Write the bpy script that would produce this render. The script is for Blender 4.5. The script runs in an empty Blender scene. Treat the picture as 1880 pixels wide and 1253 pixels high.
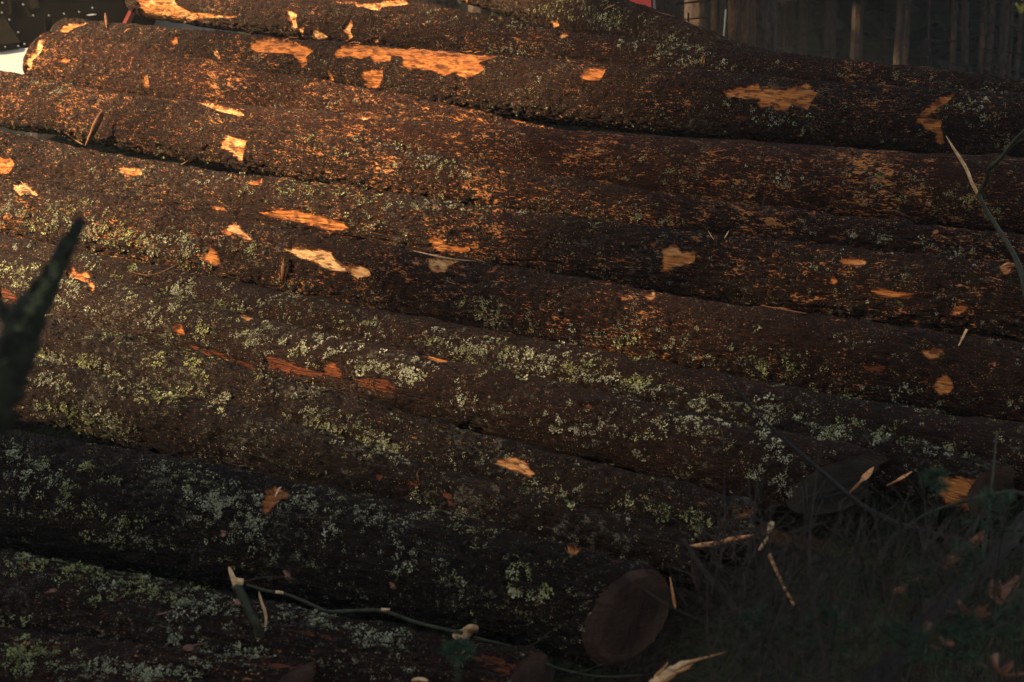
import bpy, math, random
import numpy as np
from mathutils import Vector, Matrix
R_ = math.radians
rng = np.random.default_rng(7)
random.seed(7)
S = bpy.context.scene
COL = S.collection

# ------------------------------------------------------------------ camera, sky, sun
F = 50.0 / 36.0 * 1880.0          # focal length in photo pixels
CX, CY = 940.0, 626.5
PITCH = R_(9.0)
HAZE = 0.0019; G_EXT = 110.0
CAM = np.array((0.0, 0.0, 1.85))
c_right = np.array((1.0, 0, 0)); c_up = np.array((0, math.sin(PITCH), math.cos(PITCH)))
c_fwd = np.array((0, math.cos(PITCH), -math.sin(PITCH)))
cd = bpy.data.cameras.new('camera'); cam = bpy.data.objects.new('camera', cd); COL.objects.link(cam)
cam.location = CAM; cam.rotation_euler = (R_(90) - PITCH, 0, 0)
cd.lens = 50; cd.sensor_width = 36; cd.clip_start = 0.05; cd.clip_end = 2000
cd.dof.use_dof = True; cd.dof.focus_distance = 6.3; cd.dof.aperture_fstop = 4.5
S.camera = cam

SUN_AZ = R_(-110)      # direction TOWARDS the sun, clockwise from +Y (negative = left)
SUN_EL = R_(29)
sun_dir = Vector((math.sin(SUN_AZ) * math.cos(SUN_EL), math.cos(SUN_AZ) * math.cos(SUN_EL), math.sin(SUN_EL)))
w = bpy.data.worlds.new('World'); S.world = w; w.use_nodes = True
nt = w.node_tree; bg = nt.nodes['Background']
sky = nt.nodes.new('ShaderNodeTexSky'); sky.sky_type = 'NISHITA'; sky.sun_disc = False
sky.sun_elevation = SUN_EL; sky.sun_rotation = SUN_AZ
hs = nt.nodes.new('ShaderNodeHueSaturation'); hs.inputs['Saturation'].default_value = 0.6
nt.links.new(sky.outputs[0], hs.inputs['Color']); nt.links.new(hs.outputs[0], bg.inputs[0]); bg.inputs[1].default_value = 0.05
ld = bpy.data.lights.new('sun', 'SUN'); sun = bpy.data.objects.new('sun', ld); COL.objects.link(sun)
ld.energy = 5.0; ld.angle = R_(2.2); ld.color = (1.0, 0.70, 0.40)
sun.rotation_euler = sun_dir.to_track_quat('Z', 'Y').to_euler(); sun.location = (-8, -6, 9)
S.view_settings.view_transform = 'Standard'; S.view_settings.look = 'None'
S.view_settings.exposure = 2.0; S.view_settings.gamma = 1.0
S.cycles.max_bounces = 5; S.cycles.diffuse_bounces = 2; S.cycles.glossy_bounces = 2
S.cycles.volume_bounces = 0; S.cycles.caustics_reflective = False; S.cycles.caustics_refractive = False
S.cycles.use_denoising = True
S.cycles.use_adaptive_sampling = True; S.cycles.adaptive_threshold = 0.012

# ------------------------------------------------------------------ helpers
def unproj(px, py, Z):
    return CAM + Z * ((px - CX) / F * c_right + (CY - py) / F * c_up + c_fwd)
def proj(P):
    d = P - CAM
    Z = d @ c_fwd
    return CX + F * (d @ c_right) / Z, CY - F * (d @ c_up) / Z, Z
PA, PB, PC = 0.0920, 1.415e-5, 1.157e-4
def plane_Z(px, py): return 1.0 / (PA + PB * px + PC * py)
# the slope on which the logs lie, as world plane n.P = 1 (camera-relative)
_n = PB * F * c_right - PC * F * c_up + (PA + CX * PB + CY * PC) * c_fwd
def plane_z(x, y):
    return CAM[2] + (1 - _n[0] * (x - CAM[0]) - _n[1] * (y - CAM[1])) / _n[2]

_perm = rng.permutation(256).astype(np.int32); _perm = np.concatenate([_perm, _perm, _perm])
_grad = rng.normal(size=(256, 3)).astype(np.float32); _grad /= np.linalg.norm(_grad, axis=1)[:, None]
def perlin(p, seed=0):
    p = p.astype(np.float32) + np.float32(seed * 17.31)
    i = np.floor(p).astype(np.int32); f = p - i
    u = f * f * f * (f * (f * 6 - 15) + 10); i &= 255
    out = None
    res = []
    for dx in (0, 1):
        for dy in (0, 1):
            for dz in (0, 1):
                h = _perm[_perm[_perm[i[:, 0] + dx] + i[:, 1] + dy] + i[:, 2] + dz]
                g = _grad[h]
                res.append(g[:, 0] * (f[:, 0] - dx) + g[:, 1] * (f[:, 1] - dy) + g[:, 2] * (f[:, 2] - dz))
    l = lambda a, b, t: a + (b - a) * t
    x0 = l(l(res[0], res[1], u[:, 2]), l(res[2], res[3], u[:, 2]), u[:, 1])
    x1 = l(l(res[4], res[5], u[:, 2]), l(res[6], res[7], u[:, 2]), u[:, 1])
    return l(x0, x1, u[:, 0]) * 1.6
def fbm(p, seed=0, octv=3):
    o = 0; a = 1.0; q = p
    for k in range(octv):
        o = o + a * perlin(q, seed + k); a *= 0.5; q = q * 2.03
    return o
def sstep(a, b, x):
    t = np.clip((x - a) / (b - a), 0, 1); return t * t * (3 - 2 * t)

def tag(o, label=None, cat=None, group=None, kind=None):
    if label: o['label'] = label
    if cat: o['category'] = cat
    if group: o['group'] = group
    if kind: o['kind'] = kind
    return o
def empty(name, loc, label, cat, group=None, rz=0):
    o = bpy.data.objects.new(name, None); COL.objects.link(o); o.location = loc; o.rotation_euler = (0, 0, rz)
    o.empty_display_size = 0.1
    return tag(o, label, cat, group)
def link(name, me, mat, parent=None, world=True):
    o = bpy.data.objects.new(name, me); COL.objects.link(o)
    if mat and not me.materials: me.materials.append(mat)
    if parent:
        o.parent = parent
        if world: o.matrix_parent_inverse = Matrix.LocRotScale(parent.location, parent.rotation_euler, None).inverted()
    return o
def np_mesh(name, verts, faces, smooth=True):
    """verts (N,3); faces (M,k) int array of one size"""
    me = bpy.data.meshes.new(name)
    verts = np.ascontiguousarray(verts, dtype=np.float32); faces = np.ascontiguousarray(faces, dtype=np.int32)
    M, k = faces.shape
    me.vertices.add(len(verts)); me.vertices.foreach_set('co', verts.ravel())
    me.loops.add(M * k); me.loops.foreach_set('vertex_index', faces.ravel())
    me.polygons.add(M); me.polygons.foreach_set('loop_start', np.arange(0, M * k, k, dtype=np.int32))
    me.polygons.foreach_set('use_smooth', np.full(M, smooth, dtype=bool))
    me.update(calc_edges=True)
    return me
def attr(me, name, data, typ='FLOAT'):
    a = me.attributes.new(name, typ, 'POINT')
    a.data.foreach_set('value' if typ == 'FLOAT' else 'vector', np.ascontiguousarray(data, dtype=np.float32).ravel())

class MB:
    """collects boxes and tubes, then links them as one mesh"""
    def __init__(s): s.v = []; s.f = []
    def add(s, v, f):
        b = len(s.v); s.v += [tuple(map(float, q)) for q in v]; s.f += [tuple(i + b for i in q) for q in f]
    def box(s, x0, x1, y0, y1, z0, z1, M=None):
        v = [Vector((x, y, z)) for x in (x0, x1) for y in (y0, y1) for z in (z0, z1)]
        if M: v = [M @ q for q in v]
        s.add(v, [(0, 1, 3, 2), (4, 6, 7, 5), (0, 4, 5, 1), (2, 3, 7, 6), (0, 2, 6, 4), (1, 5, 7, 3)])
    def tube(s, pts, rad, n=8, jit=0.0, cap=True, flat=1.0):
        pts = [Vector(p) for p in pts]
        if not hasattr(rad, '__len__'): rad = [rad] * len(pts)
        v = []; f = []
        ref = Vector((0.31, 0.2, 0.93))
        for i, p in enumerate(pts):
            t = (pts[min(i + 1, len(pts) - 1)] - pts[max(i - 1, 0)]).normalized()
            a = t.cross(ref)
            if a.length < 1e-3: a = t.cross(Vector((1, 0, 0)))
            a.normalize(); b = t.cross(a)
            for k in range(n):
                an = 2 * math.pi * k / n
                rr = rad[i] * (1 + jit * random.uniform(-1, 1))
                v.append(p + a * math.cos(an) * rr + b * math.sin(an) * rr * flat)
        for i in range(len(pts) - 1):
            for k in range(n):
                f.append((i * n + k, i * n + (k + 1) % n, (i + 1) * n + (k + 1) % n, (i + 1) * n + k))
        if cap:
            f.append(tuple(range(n))[::-1]); f.append(tuple((len(pts) - 1) * n + k for k in range(n)))
        s.add(v, f)
    def build(s, name, mat, parent=None, smooth=True):
        me = bpy.data.meshes.new(name); me.from_pydata(s.v, [], s.f); me.update()
        if smooth:
            me.polygons.foreach_set('use_smooth', [True] * len(me.polygons))
        return link(name, me, mat, parent)
def spline(pts, n):
    """Catmull-Rom through pts (k,d) -> (n,d)"""
    P = np.asarray(pts, float)
    P = np.vstack([2 * P[0] - P[1], P, 2 * P[-1] - P[-2]])
    t = np.linspace(0, len(P) - 3 - 1e-6, n); i = t.astype(int); f = (t - i)[:, None]
    a, b, c, d = P[i], P[i + 1], P[i + 2], P[i + 3]
    return 0.5 * (2 * b + (c - a) * f + (2 * a - 5 * b + 4 * c - d) * f * f + (3 * b - a - 3 * c + d) * f ** 3)

# ------------------------------------------------------------------ materials
def newmat(name):
    m = bpy.data.materials.new(name); m.use_nodes = True
    t = m.node_tree; b = t.nodes['Principled BSDF']
    return m, t, b
class N:
    def __init__(s, t): s.t = t
    def new(s, typ, **kw):
        n = s.t.nodes.new('ShaderNode' + typ)
        for k, v in kw.items(): setattr(n, k, v)
        return n
    def put(s, sock, v):
        if isinstance(v, bpy.types.NodeSocket): s.t.links.new(v, sock)
        elif v is not None:
            if hasattr(sock.default_value, '__len__') and not hasattr(v, '__len__'): v = (v,) * len(sock.default_value)
            if hasattr(v, '__len__') and len(v) == 3 and len(sock.default_value) == 4: v = (*v, 1)
            sock.default_value = v
    def math(s, op, a, b=None, c=None):
        n = s.new('Math', operation=op); s.put(n.inputs[0], a)
        if b is not None: s.put(n.inputs[1], b)
        if c is not None: s.put(n.inputs[2], c)
        return n.outputs[0]
    def ramp(s, x, a, b, lo=0.0, hi=1.0):
        n = s.new('MapRange', interpolation_type='SMOOTHSTEP'); s.put(n.inputs[0], x)
        for i, v in enumerate((a, b, lo, hi)): s.put(n.inputs[1 + i], v)
        return n.outputs[0]
    def mix(s, f, a, b, mode='MIX'):
        n = s.new('Mix', data_type='RGBA', blend_type=mode); s.put(n.inputs[0], f); s.put(n.inputs[6], a); s.put(n.inputs[7], b)
        return n.outputs[2]
    def attr(s, name, out='Fac'):
        n = s.new('Attribute', attribute_name=name); return n.outputs[out]
    def noise(s, vec, scale, detail=3, rough=0.55, dist=0.0, out=0):
        n = s.new('TexNoise'); s.put(n.inputs['Vector'], vec); n.inputs['Scale'].default_value = scale
        n.inputs['Detail'].default_value = detail; n.inputs['Roughness'].default_value = rough; n.inputs['Distortion'].default_value = dist
        return n.outputs[out]
    def voro(s, vec, scale, feature='F1', out=0):
        n = s.new('TexVoronoi', feature=feature); s.put(n.inputs['Vector'], vec); n.inputs['Scale'].default_value = scale
        return n.outputs[out]
    def scale(s, vec, v):
        n = s.new('VectorMath', operation='MULTIPLY'); s.put(n.inputs[0], vec); n.inputs[1].default_value = v
        return n.outputs[0]
    def bump(s, h, strength, dist):
        n = s.new('Bump'); s.put(n.inputs['Height'], h); n.inputs['Strength'].default_value = strength; n.inputs['Distance'].default_value = dist
        return n.outputs[0]

def bark_material():
    m, t, b = newmat('bark'); n = N(t)
    P = n.attr('cyl', 'Vector'); h = n.attr('hgt'); wd = n.attr('wound'); tone = n.attr('tone')
    oi = n.new('ObjectInfo'); tint = oi.outputs['Color']; grey = oi.outputs['Alpha']
    lf = n.noise(P, 2.3, 2); mf = n.noise(P, 9, 3)
    Ps = n.scale(P, (0.33, 1, 1))
    hf = n.noise(Ps, 95, 3, 0.65); vf = n.noise(Ps, 210, 2, 0.6); lines = n.noise(n.scale(P, (0.16, 1, 1)), 120, 2, 0.6)
    # weathered outer bark
    c = n.mix(n.ramp(hf, 0.30, 0.72), (0.0034, 0.0020, 0.0014), (0.024, 0.0105, 0.0058))
    c = n.mix(n.ramp(lines, 0.52, 0.72, 0, 0.55), c, (0.046, 0.022, 0.0125))
    c = n.mix(1.0, c, tint, 'MULTIPLY')
    # chips of rusty inner bark where scales have fallen off
    cl = n.noise(n.scale(P, (0.42, 1, 1)), 34, 4, 0.7)
    fl = n.math('ADD', n.math('MULTIPLY', vf, 0.34), n.math('MULTIPLY', hf, 0.30)); fl = n.math('ADD', fl, n.math('MULTIPLY', cl, 0.36))
    fl = n.math('ADD', fl, n.math('MULTIPLY', n.math('SUBTRACT', lf, 0.5), 0.19))
    fl = n.math('ADD', fl, n.math('MULTIPLY', n.math('SUBTRACT', 0.5, grey), 0.26))  # per-log fleck amount: real chips, also warm sunlight put into the colour
    c = n.mix(n.ramp(fl, 0.568, 0.612), c, n.mix(n.ramp(n.math('ADD', fl, n.math('MULTIPLY', n.math('SUBTRACT', mf, .5), .15)), .56, .66), (0.09, 0.024, 0.008), (0.44, 0.18, 0.055)))
    # fine pale specks and fibres
    sp = n.math('ADD', n.noise(P, 160, 2, .5), n.math('MULTIPLY', n.math('SUBTRACT', mf, .5), .22))
    c = n.mix(n.ramp(sp, .66, .71, 0, .7), c, n.mix(n.ramp(lf, .4, .6), (0.40, 0.25, 0.10), (0.36, 0.32, 0.19)))
    # flat crust of grey-green lichen and pale specks
    cr = n.math('ADD', n.noise(P, 34, 4, 0.7), n.math('MULTIPLY', n.math('SUBTRACT', n.noise(P, 3.1, 2, out=0), 0.5), 0.5))
    cr = n.math('ADD', cr, n.math('MULTIPLY', n.math('SUBTRACT', grey, 0.5), 0.16))
    crm = n.math('MULTIPLY', n.ramp(cr, 0.61, 0.71, 0, 0.42), n.ramp(vf, 0.38, 0.6))
    c = n.mix(crm, c, n.mix(n.ramp(hf, .4, .6), (0.13, 0.135, 0.09), (0.24, 0.23, 0.17)))
    # torn bark: rusty rim, then bare wood
    en = n.math('ADD', n.math('MULTIPLY', n.noise(n.scale(P, (0.55, 1, 1)), 42, 4, 0.7), 0.65), n.math('MULTIPLY', n.noise(n.scale(P, (0.2, 1, 1)), 150, 2, 0.6), 0.35))
    e = n.math('ADD', wd, n.math('MULTIPLY', n.math('SUBTRACT', en, 0.5), n.ramp(tone, .45, 1.0, 2.7, 5.0)))
    e = n.math('SUBTRACT', e, n.ramp(tone, .6, 1.2, 0.0, .8))
    grain = n.noise(n.scale(P, (0.08, 1, 1)), 140, 3, 0.6)
    spot = n.noise(n.scale(P, (0.4, 1, 1)), 38, 3, 0.6)
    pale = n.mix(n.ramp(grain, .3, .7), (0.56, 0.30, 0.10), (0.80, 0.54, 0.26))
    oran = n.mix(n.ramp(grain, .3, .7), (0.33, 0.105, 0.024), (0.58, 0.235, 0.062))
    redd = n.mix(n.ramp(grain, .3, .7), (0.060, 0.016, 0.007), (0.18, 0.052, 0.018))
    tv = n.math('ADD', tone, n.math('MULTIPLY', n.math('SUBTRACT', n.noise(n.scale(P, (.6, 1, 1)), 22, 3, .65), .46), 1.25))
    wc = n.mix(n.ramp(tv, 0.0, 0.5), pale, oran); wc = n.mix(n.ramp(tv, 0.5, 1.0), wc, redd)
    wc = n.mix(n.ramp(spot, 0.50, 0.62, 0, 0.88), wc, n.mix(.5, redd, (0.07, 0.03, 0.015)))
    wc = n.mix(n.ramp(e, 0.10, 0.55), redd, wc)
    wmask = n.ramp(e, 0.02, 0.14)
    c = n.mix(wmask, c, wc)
    n.put(b.inputs['Base Color'], c)
    n.put(b.inputs['Roughness'], n.ramp(hf, .3, .7, 0.6, 0.9))
    b.inputs['Specular IOR Level'].default_value = 0.12
    hh = n.math('ADD', n.math('MULTIPLY', hf, 0.6), n.math('MULTIPLY', vf, 0.4))
    hh = n.math('ADD', hh, n.math('MULTIPLY', lines, 0.4))
    hh = n.mix(wmask, hh, n.math('ADD', n.math('MULTIPLY', grain, 0.7), n.math('MULTIPLY', spot, 0.5)))
    n.put(b.inputs['Normal'], n.bump(hh, 1.0, 0.030))
    return m
def simple(name, c0, c1, scale=30, rough=0.8, bump=0.4, bdist=0.004, stretch=(1, 1, 1), spec=0.3, metal=0.0, coord='Object'):
    m, t, b = newmat(name); n = N(t)
    P = n.scale(n.new('TexCoord').outputs[coord], stretch)
    a = n.noise(P, scale, 4, 0.6)
    n.put(b.inputs['Base Color'], n.mix(n.ramp(a, .32, .68), c0, c1))
    b.inputs['Roughness'].default_value = rough; b.inputs['Specular IOR Level'].default_value = spec; b.inputs['Metallic'].default_value = metal
    if bump: n.put(b.inputs['Normal'], n.bump(a, bump, bdist))
    return m
def cut_material(name, heart, sap, rot):
    m, t, b = newmat(name); n = N(t)
    q = n.attr('cyl', 'Vector')          # (unused, radial x, radial y) in metres
    ln = n.new('VectorMath', operation='LENGTH'); n.put(ln.inputs[0], q); r = ln.outputs['Value']
    wob = n.math('MULTIPLY', n.noise(q, 9, 2), 0.03)
    rr = n.math('ADD', r, wob)
    ring = n.math('SINE', n.math('MULTIPLY', rr, 520.0))
    big = n.noise(q, 6, 3); fine = n.noise(n.scale(q, (1, 1, .12)), 130, 3)
    rel = n.attr('rel')
    c = n.mix(n.ramp(rel, 0.62, 0.78), heart, sap)
    c = n.mix(n.ramp(big, .45, .7, 0, .8), c, rot)
    c = n.mix(n.ramp(ring, -0.2, 1.0, 0, 0.45), c, n.mix(.6, heart, (0.03, 0.015, 0.01)))
    c = n.mix(n.ramp(fine, .45, .75, 0, .5), c, rot)
    n.put(b.inputs['Base Color'], c); b.inputs['Roughness'].default_value = .8; b.inputs['Specular IOR Level'].default_value = .2
    n.put(b.inputs['Normal'], n.bump(fine, .6, .006))
    return m
def lichen_material():
    m, t, b = newmat('lichen'); n = N(t)
    v = n.attr('shade')
    P = n.new('TexCoord').outputs['Object']
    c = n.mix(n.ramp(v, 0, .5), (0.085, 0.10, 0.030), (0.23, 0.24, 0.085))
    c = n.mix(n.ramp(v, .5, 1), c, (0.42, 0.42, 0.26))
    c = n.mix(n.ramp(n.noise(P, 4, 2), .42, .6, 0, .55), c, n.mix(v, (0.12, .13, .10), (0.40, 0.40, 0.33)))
    n.put(b.inputs['Base Color'], c); b.inputs['Roughness'].default_value = .9; b.inputs['Specular IOR Level'].default_value = .15
    return m
M = {}
M['bark'] = bark_material()
M['lichen'] = lichen_material()
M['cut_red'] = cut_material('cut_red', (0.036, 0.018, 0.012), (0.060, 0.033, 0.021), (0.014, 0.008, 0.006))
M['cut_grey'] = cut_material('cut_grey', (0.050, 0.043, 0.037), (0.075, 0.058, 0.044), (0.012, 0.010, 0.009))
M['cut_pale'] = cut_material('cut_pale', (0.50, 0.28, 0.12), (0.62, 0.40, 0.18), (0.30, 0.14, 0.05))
M['pale_wood'] = simple('pale_wood', (0.42, 0.25, 0.11), (0.70, 0.48, 0.26), 60, .75, .6, .003, (1, 1, 1))
M['orange_wood'] = simple('orange_wood', (0.38, 0.15, 0.05), (0.62, 0.31, 0.13), 70, .75, .6, .003)
M['bark_strip'] = simple('bark_strip', (0.07, 0.03, 0.014), (0.25, 0.11, 0.045), 80, .85, .8, .004)
M['twig'] = simple('twig', (0.007, 0.0055, 0.0045), (0.022, 0.016, 0.012), 60, .8, .5, .002)
M['twig_brown'] = simple('twig_brown', (0.011, 0.0075, 0.0055), (0.034, 0.022, 0.014), 60, .8, .5, .002)
M['brush'] = simple('brush', (0.011, 0.0085, 0.0065), (0.044, 0.030, 0.020), 60, .85, .4, .002)
M['green_stem'] = simple('green_stem', (0.012, 0.014, 0.006), (0.036, 0.038, 0.016), 40, .6, .3, .002)
M['mossy'] = simple('mossy', (0.006, 0.006, 0.004), (0.022, 0.026, 0.012), 45, .95, 1.0, .01)
M['leaf'] = simple('leaf', (0.10, 0.040, 0.024), (0.24, 0.11, 0.065), 25, .75, .5, .004)
M['machine'] = simple('machine', (0.002, 0.002, 0.0021), (0.004, 0.0038, 0.0036), 3, .9, 0, 0, spec=0)
M['machine_rust'] = simple('machine_rust', (0.003, 0.0025, 0.002), (0.010, 0.007, 0.0045), 7, .8, .2, .004, spec=.05)
M['white'] = simple('white_paint', (0.50, 0.50, 0.50), (0.56, 0.56, 0.56), 2, .5, 0, 0)
M['grey'] = simple('grey_paint', (0.20, 0.185, 0.17), (0.26, 0.24, 0.22), 2, .6, 0, 0)
M['red'] = simple('red_paint', (0.62, 0.05, 0.035), (0.72, 0.075, 0.05), 3, .5, 0, 0)
M['dark_red'] = simple('dark_red_paint', (0.16, 0.02, 0.018), (0.22, 0.03, 0.025), 4, .5, 0, 0)
M['steel'] = simple('steel', (0.55, 0.54, 0.52), (0.7, 0.69, 0.67), 8, .35, 0, 0, metal=.8)
M['post'] = simple('post_wood', (0.012, 0.007, 0.004), (0.075, 0.042, 0.018), 22, .85, .6, .006, (6, 6, .5))
M['trunk'] = simple('trunk_bark', (0.014, 0.010, 0.008), (0.055, 0.037, 0.025), 28, .9, .8, .02, (1, 1, .45))
M['needle'] = simple('needle', (0.012, 0.020, 0.009), (0.030, 0.045, 0.018), 5, .8, 0, 0)
M['yellow_leaf'] = simple('yellow_leaf', (0.25, 0.24, 0.03), (0.4, 0.36, 0.06), 9, .7, 0, 0)
M['grass'] = simple('grass', (0.020, 0.036, 0.013), (0.060, 0.085, 0.032), 2.5, .8, 0, 0)
M['seedling'] = simple('seedling', (0.018, 0.042, 0.022), (0.045, 0.085, 0.045), 12, .8, 0, 0)
def ground_material():
    m, t, b = newmat('soil'); n = N(t); P = n.new('TexCoord').outputs['Object']
    a = n.noise(P, 3, 4); d = n.noise(P, 40, 4, .65); v = n.voro(P, 26)
    c = n.mix(n.ramp(d, .3, .7), (0.014, 0.010, 0.008), (0.05, 0.034, 0.022))
    c = n.mix(n.ramp(a, .42, .6, 0, .8), c, n.mix(n.ramp(d, .3, .7), (0.014, 0.024, 0.009), (0.045, 0.06, 0.022)))
    c = n.mix(n.ramp(v, .12, .05, 0, .6), c, (0.11, 0.055, 0.03))
    n.put(b.inputs['Base Color'], c); b.inputs['Roughness'].default_value = .95; b.inputs['Specular IOR Level'].default_value = .15
    n.put(b.inputs['Normal'], n.bump(n.math('ADD', d, n.math('MULTIPLY', v, .5)), 1, .03))
    return m
M['soil'] = ground_material()

# ------------------------------------------------------------------ terrain: one sheet, with the bank the logs lie on
def ground_z(x, y):
    x = np.asarray(x, float); y = np.asarray(y, float)
    zp = plane_z(x, y) - 0.36
    yc = 8.7 - 0.38 * np.clip(x, -3.2, 6) - 1.0 * sstep(-2.5, -3.4, x)
    over = np.maximum(0, y - yc)
    crest = plane_z(x, np.minimum(y, yc)) - 0.36 - over * 0.75
    side = sstep(-5.5, -3.6, x) * (1 - sstep(5, 9, x))
    h = np.maximum(np.where(y > yc, crest, zp) * side, 0.0)
    h = np.minimum(h, 2.2)
    q = np.stack([x, y, np.zeros_like(x)], -1).reshape(-1, 3)
    near = (1 - sstep(15, 40, np.hypot(x, y)))
    nz = (perlin(q * 0.8, 3) * 0.06 + perlin(q * 3.1, 4) * 0.025).reshape(x.shape) * near
    far = 2.5 * sstep(25, 60, np.hypot(x, y)) * (0.5 + 0.5 * np.sin(x * .05 + 1) * np.cos(y * .04))
    return h + nz + far
g1 = np.concatenate([-np.geomspace(6.2, G_EXT, 30)[::-1], np.arange(-6, 6.01, 0.08), np.geomspace(6.2, G_EXT, 30)])
gy = np.concatenate([-np.geomspace(2.2, G_EXT, 28)[::-1], np.arange(-2, 11.01, 0.08), np.geomspace(11.3, G_EXT, 30)])
X, Y = np.meshgrid(g1, gy); Zg = ground_z(X, Y)
nx, ny = len(g1), len(gy); idx = np.arange(nx * ny).reshape(ny, nx)
fc = np.stack([idx[:-1, :-1], idx[:-1, 1:], idx[1:, 1:], idx[1:, :-1]], -1).reshape(-1, 4)
tag(link('ground', np_mesh('ground', np.stack([X, Y, Zg], -1).reshape(-1, 3), fc), M['soil']), kind='structure')

# ------------------------------------------------------------------ the logs
# stations: (photo x, photo y of the upper silhouette, radius in photo pixels); zm moves a log towards (<1) or away from the camera
# style: 0 scaly, 1 furrowed, 2 smooth; grey: crust lichen up, rusty flecks down, also set to imitate sunny and shaded logs; tint multiplies the bark colour
LOGS = {
 'A': dict(st=[(850, -98, 62), (1010, -45, 62), (1180, 12, 60), (1390, 88, 52), (1560, 150, 46)], zm=1.03, left=(.25, 0), style=0, grey=.75, tint=(1.1, .95, .8),
   label='lichen speckled log lying askew behind the others, topmost of the pile'),
 'B': dict(st=[(500, -62, 46), (640, -22, 46), (760, -2, 44), (960, 43, 40), (1180, 92, 36)], zm=1.02, style=0, grey=.5, tint=(1.1, .9, .8),
   label='narrow visible sliver of a log wedged below the askew topmost log'),
 'C': dict(st=[(258, -42, 46), (450, -18, 46), (690, 20, 48), (1050, 58, 54), (1400, 93, 60), (1880, 146, 68)], zm=1.0, left=(.15, 0), style=0, grey=0.48, tint=(1.05, .9, .85),
   label='log with a yellow stripped butt beside the grey panel, top left'),
 'D': dict(st=[(115, 40, 42), (300, 45, 48), (470, 70, 52), (900, 98, 64), (1300, 132, 74), (1880, 176, 84)], zm=.985, left=(.2, .15), style=0, grey=0.46, tint=(.95, .85, .8),
   label='thick log with long orange strips of torn bark along its upper edge'),
 'E': dict(st=[(86, 57, 52), (250, 82, 54), (480, 129, 50), (640, 159, 46), (850, 196, 36), (1050, 240, 26), (1250, 285, 22)], zm=1.0, left=(-.05, -.4), style=0, grey=0.36, tint=(1.35, .95, .75),
   label='tapering log with a flayed butt beside the white panel'),
 'F': dict(st=[(150, 172, 44), (350, 180, 48), (640, 214, 56), (1030, 237, 66), (1400, 262, 76), (1880, 290, 92)], zm=1.0, style=2, grey=0.40, tint=(1.45, 1.0, .8),
   label='reddish brown log with a rubbed bare ridge under the log with long orange strips'),
 'G': dict(st=[(-60, 118, 60), (190, 166, 62), (447, 213, 62), (955, 309, 60), (1430, 378, 62), (1880, 432, 60)], zm=1.0, style=0, grey=0.38, tint=(1.1, .9, .78),
   label='log with a large triangular orange wound and an upright bark strip'),
 'H': dict(st=[(-60, 228, 72), (250, 291, 75), (620, 335, 78), (955, 391, 84), (1450, 441, 96), (1880, 482, 106)], zm=1.0, style=1, grey=0.44, tint=(1.0, .9, .85),
   label='log with lengthwise furrows and a ragged orange wound right of centre'),
 'I': dict(st=[(-60, 312, 82), (200, 365, 86), (600, 425, 92), (960, 490, 102), (1440, 576, 114), (1880, 628, 126)], zm=1.0, style=0, grey=0.46, tint=(1.05, .9, .8),
   label='log with the longest pale wound, left of centre, and a splinter'),
 'J': dict(st=[(-60, 414, 62), (150, 465, 64), (400, 510, 66), (830, 592, 74), (1200, 665, 84), (1500, 721, 92), (1880, 776, 100)], zm=1.0, style=2, grey=.62, tint=(.95, .8, .72),
   label='smooth dark brown log with almost no lichen on its back, right of centre'),
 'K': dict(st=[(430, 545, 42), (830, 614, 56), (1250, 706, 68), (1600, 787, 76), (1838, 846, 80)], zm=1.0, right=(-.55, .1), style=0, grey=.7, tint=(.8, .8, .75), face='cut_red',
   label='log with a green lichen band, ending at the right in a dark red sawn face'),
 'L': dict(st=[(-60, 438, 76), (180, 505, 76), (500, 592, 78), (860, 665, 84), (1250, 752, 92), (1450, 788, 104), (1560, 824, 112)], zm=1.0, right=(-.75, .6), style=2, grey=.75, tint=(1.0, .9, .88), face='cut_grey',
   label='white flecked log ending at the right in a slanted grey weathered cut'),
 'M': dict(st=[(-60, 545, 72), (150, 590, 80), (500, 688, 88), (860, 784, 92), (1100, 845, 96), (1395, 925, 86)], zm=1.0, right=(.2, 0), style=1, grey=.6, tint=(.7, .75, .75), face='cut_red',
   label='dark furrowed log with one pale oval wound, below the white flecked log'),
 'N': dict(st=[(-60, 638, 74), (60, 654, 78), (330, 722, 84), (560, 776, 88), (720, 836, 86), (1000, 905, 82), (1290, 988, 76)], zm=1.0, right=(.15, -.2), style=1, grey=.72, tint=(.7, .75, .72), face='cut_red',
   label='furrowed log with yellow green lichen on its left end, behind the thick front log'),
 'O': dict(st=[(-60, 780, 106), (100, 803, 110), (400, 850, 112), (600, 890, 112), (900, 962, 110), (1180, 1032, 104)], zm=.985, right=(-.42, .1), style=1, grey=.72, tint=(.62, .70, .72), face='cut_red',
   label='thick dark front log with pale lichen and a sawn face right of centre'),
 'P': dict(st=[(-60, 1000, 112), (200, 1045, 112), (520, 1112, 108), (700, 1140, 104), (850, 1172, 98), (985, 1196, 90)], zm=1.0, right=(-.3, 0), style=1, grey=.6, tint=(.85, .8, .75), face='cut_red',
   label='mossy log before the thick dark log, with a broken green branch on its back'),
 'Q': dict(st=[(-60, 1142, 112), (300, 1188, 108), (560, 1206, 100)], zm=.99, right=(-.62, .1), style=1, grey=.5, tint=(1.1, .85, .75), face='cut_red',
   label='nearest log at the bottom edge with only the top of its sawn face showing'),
}
STEP = 0.0085
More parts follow.
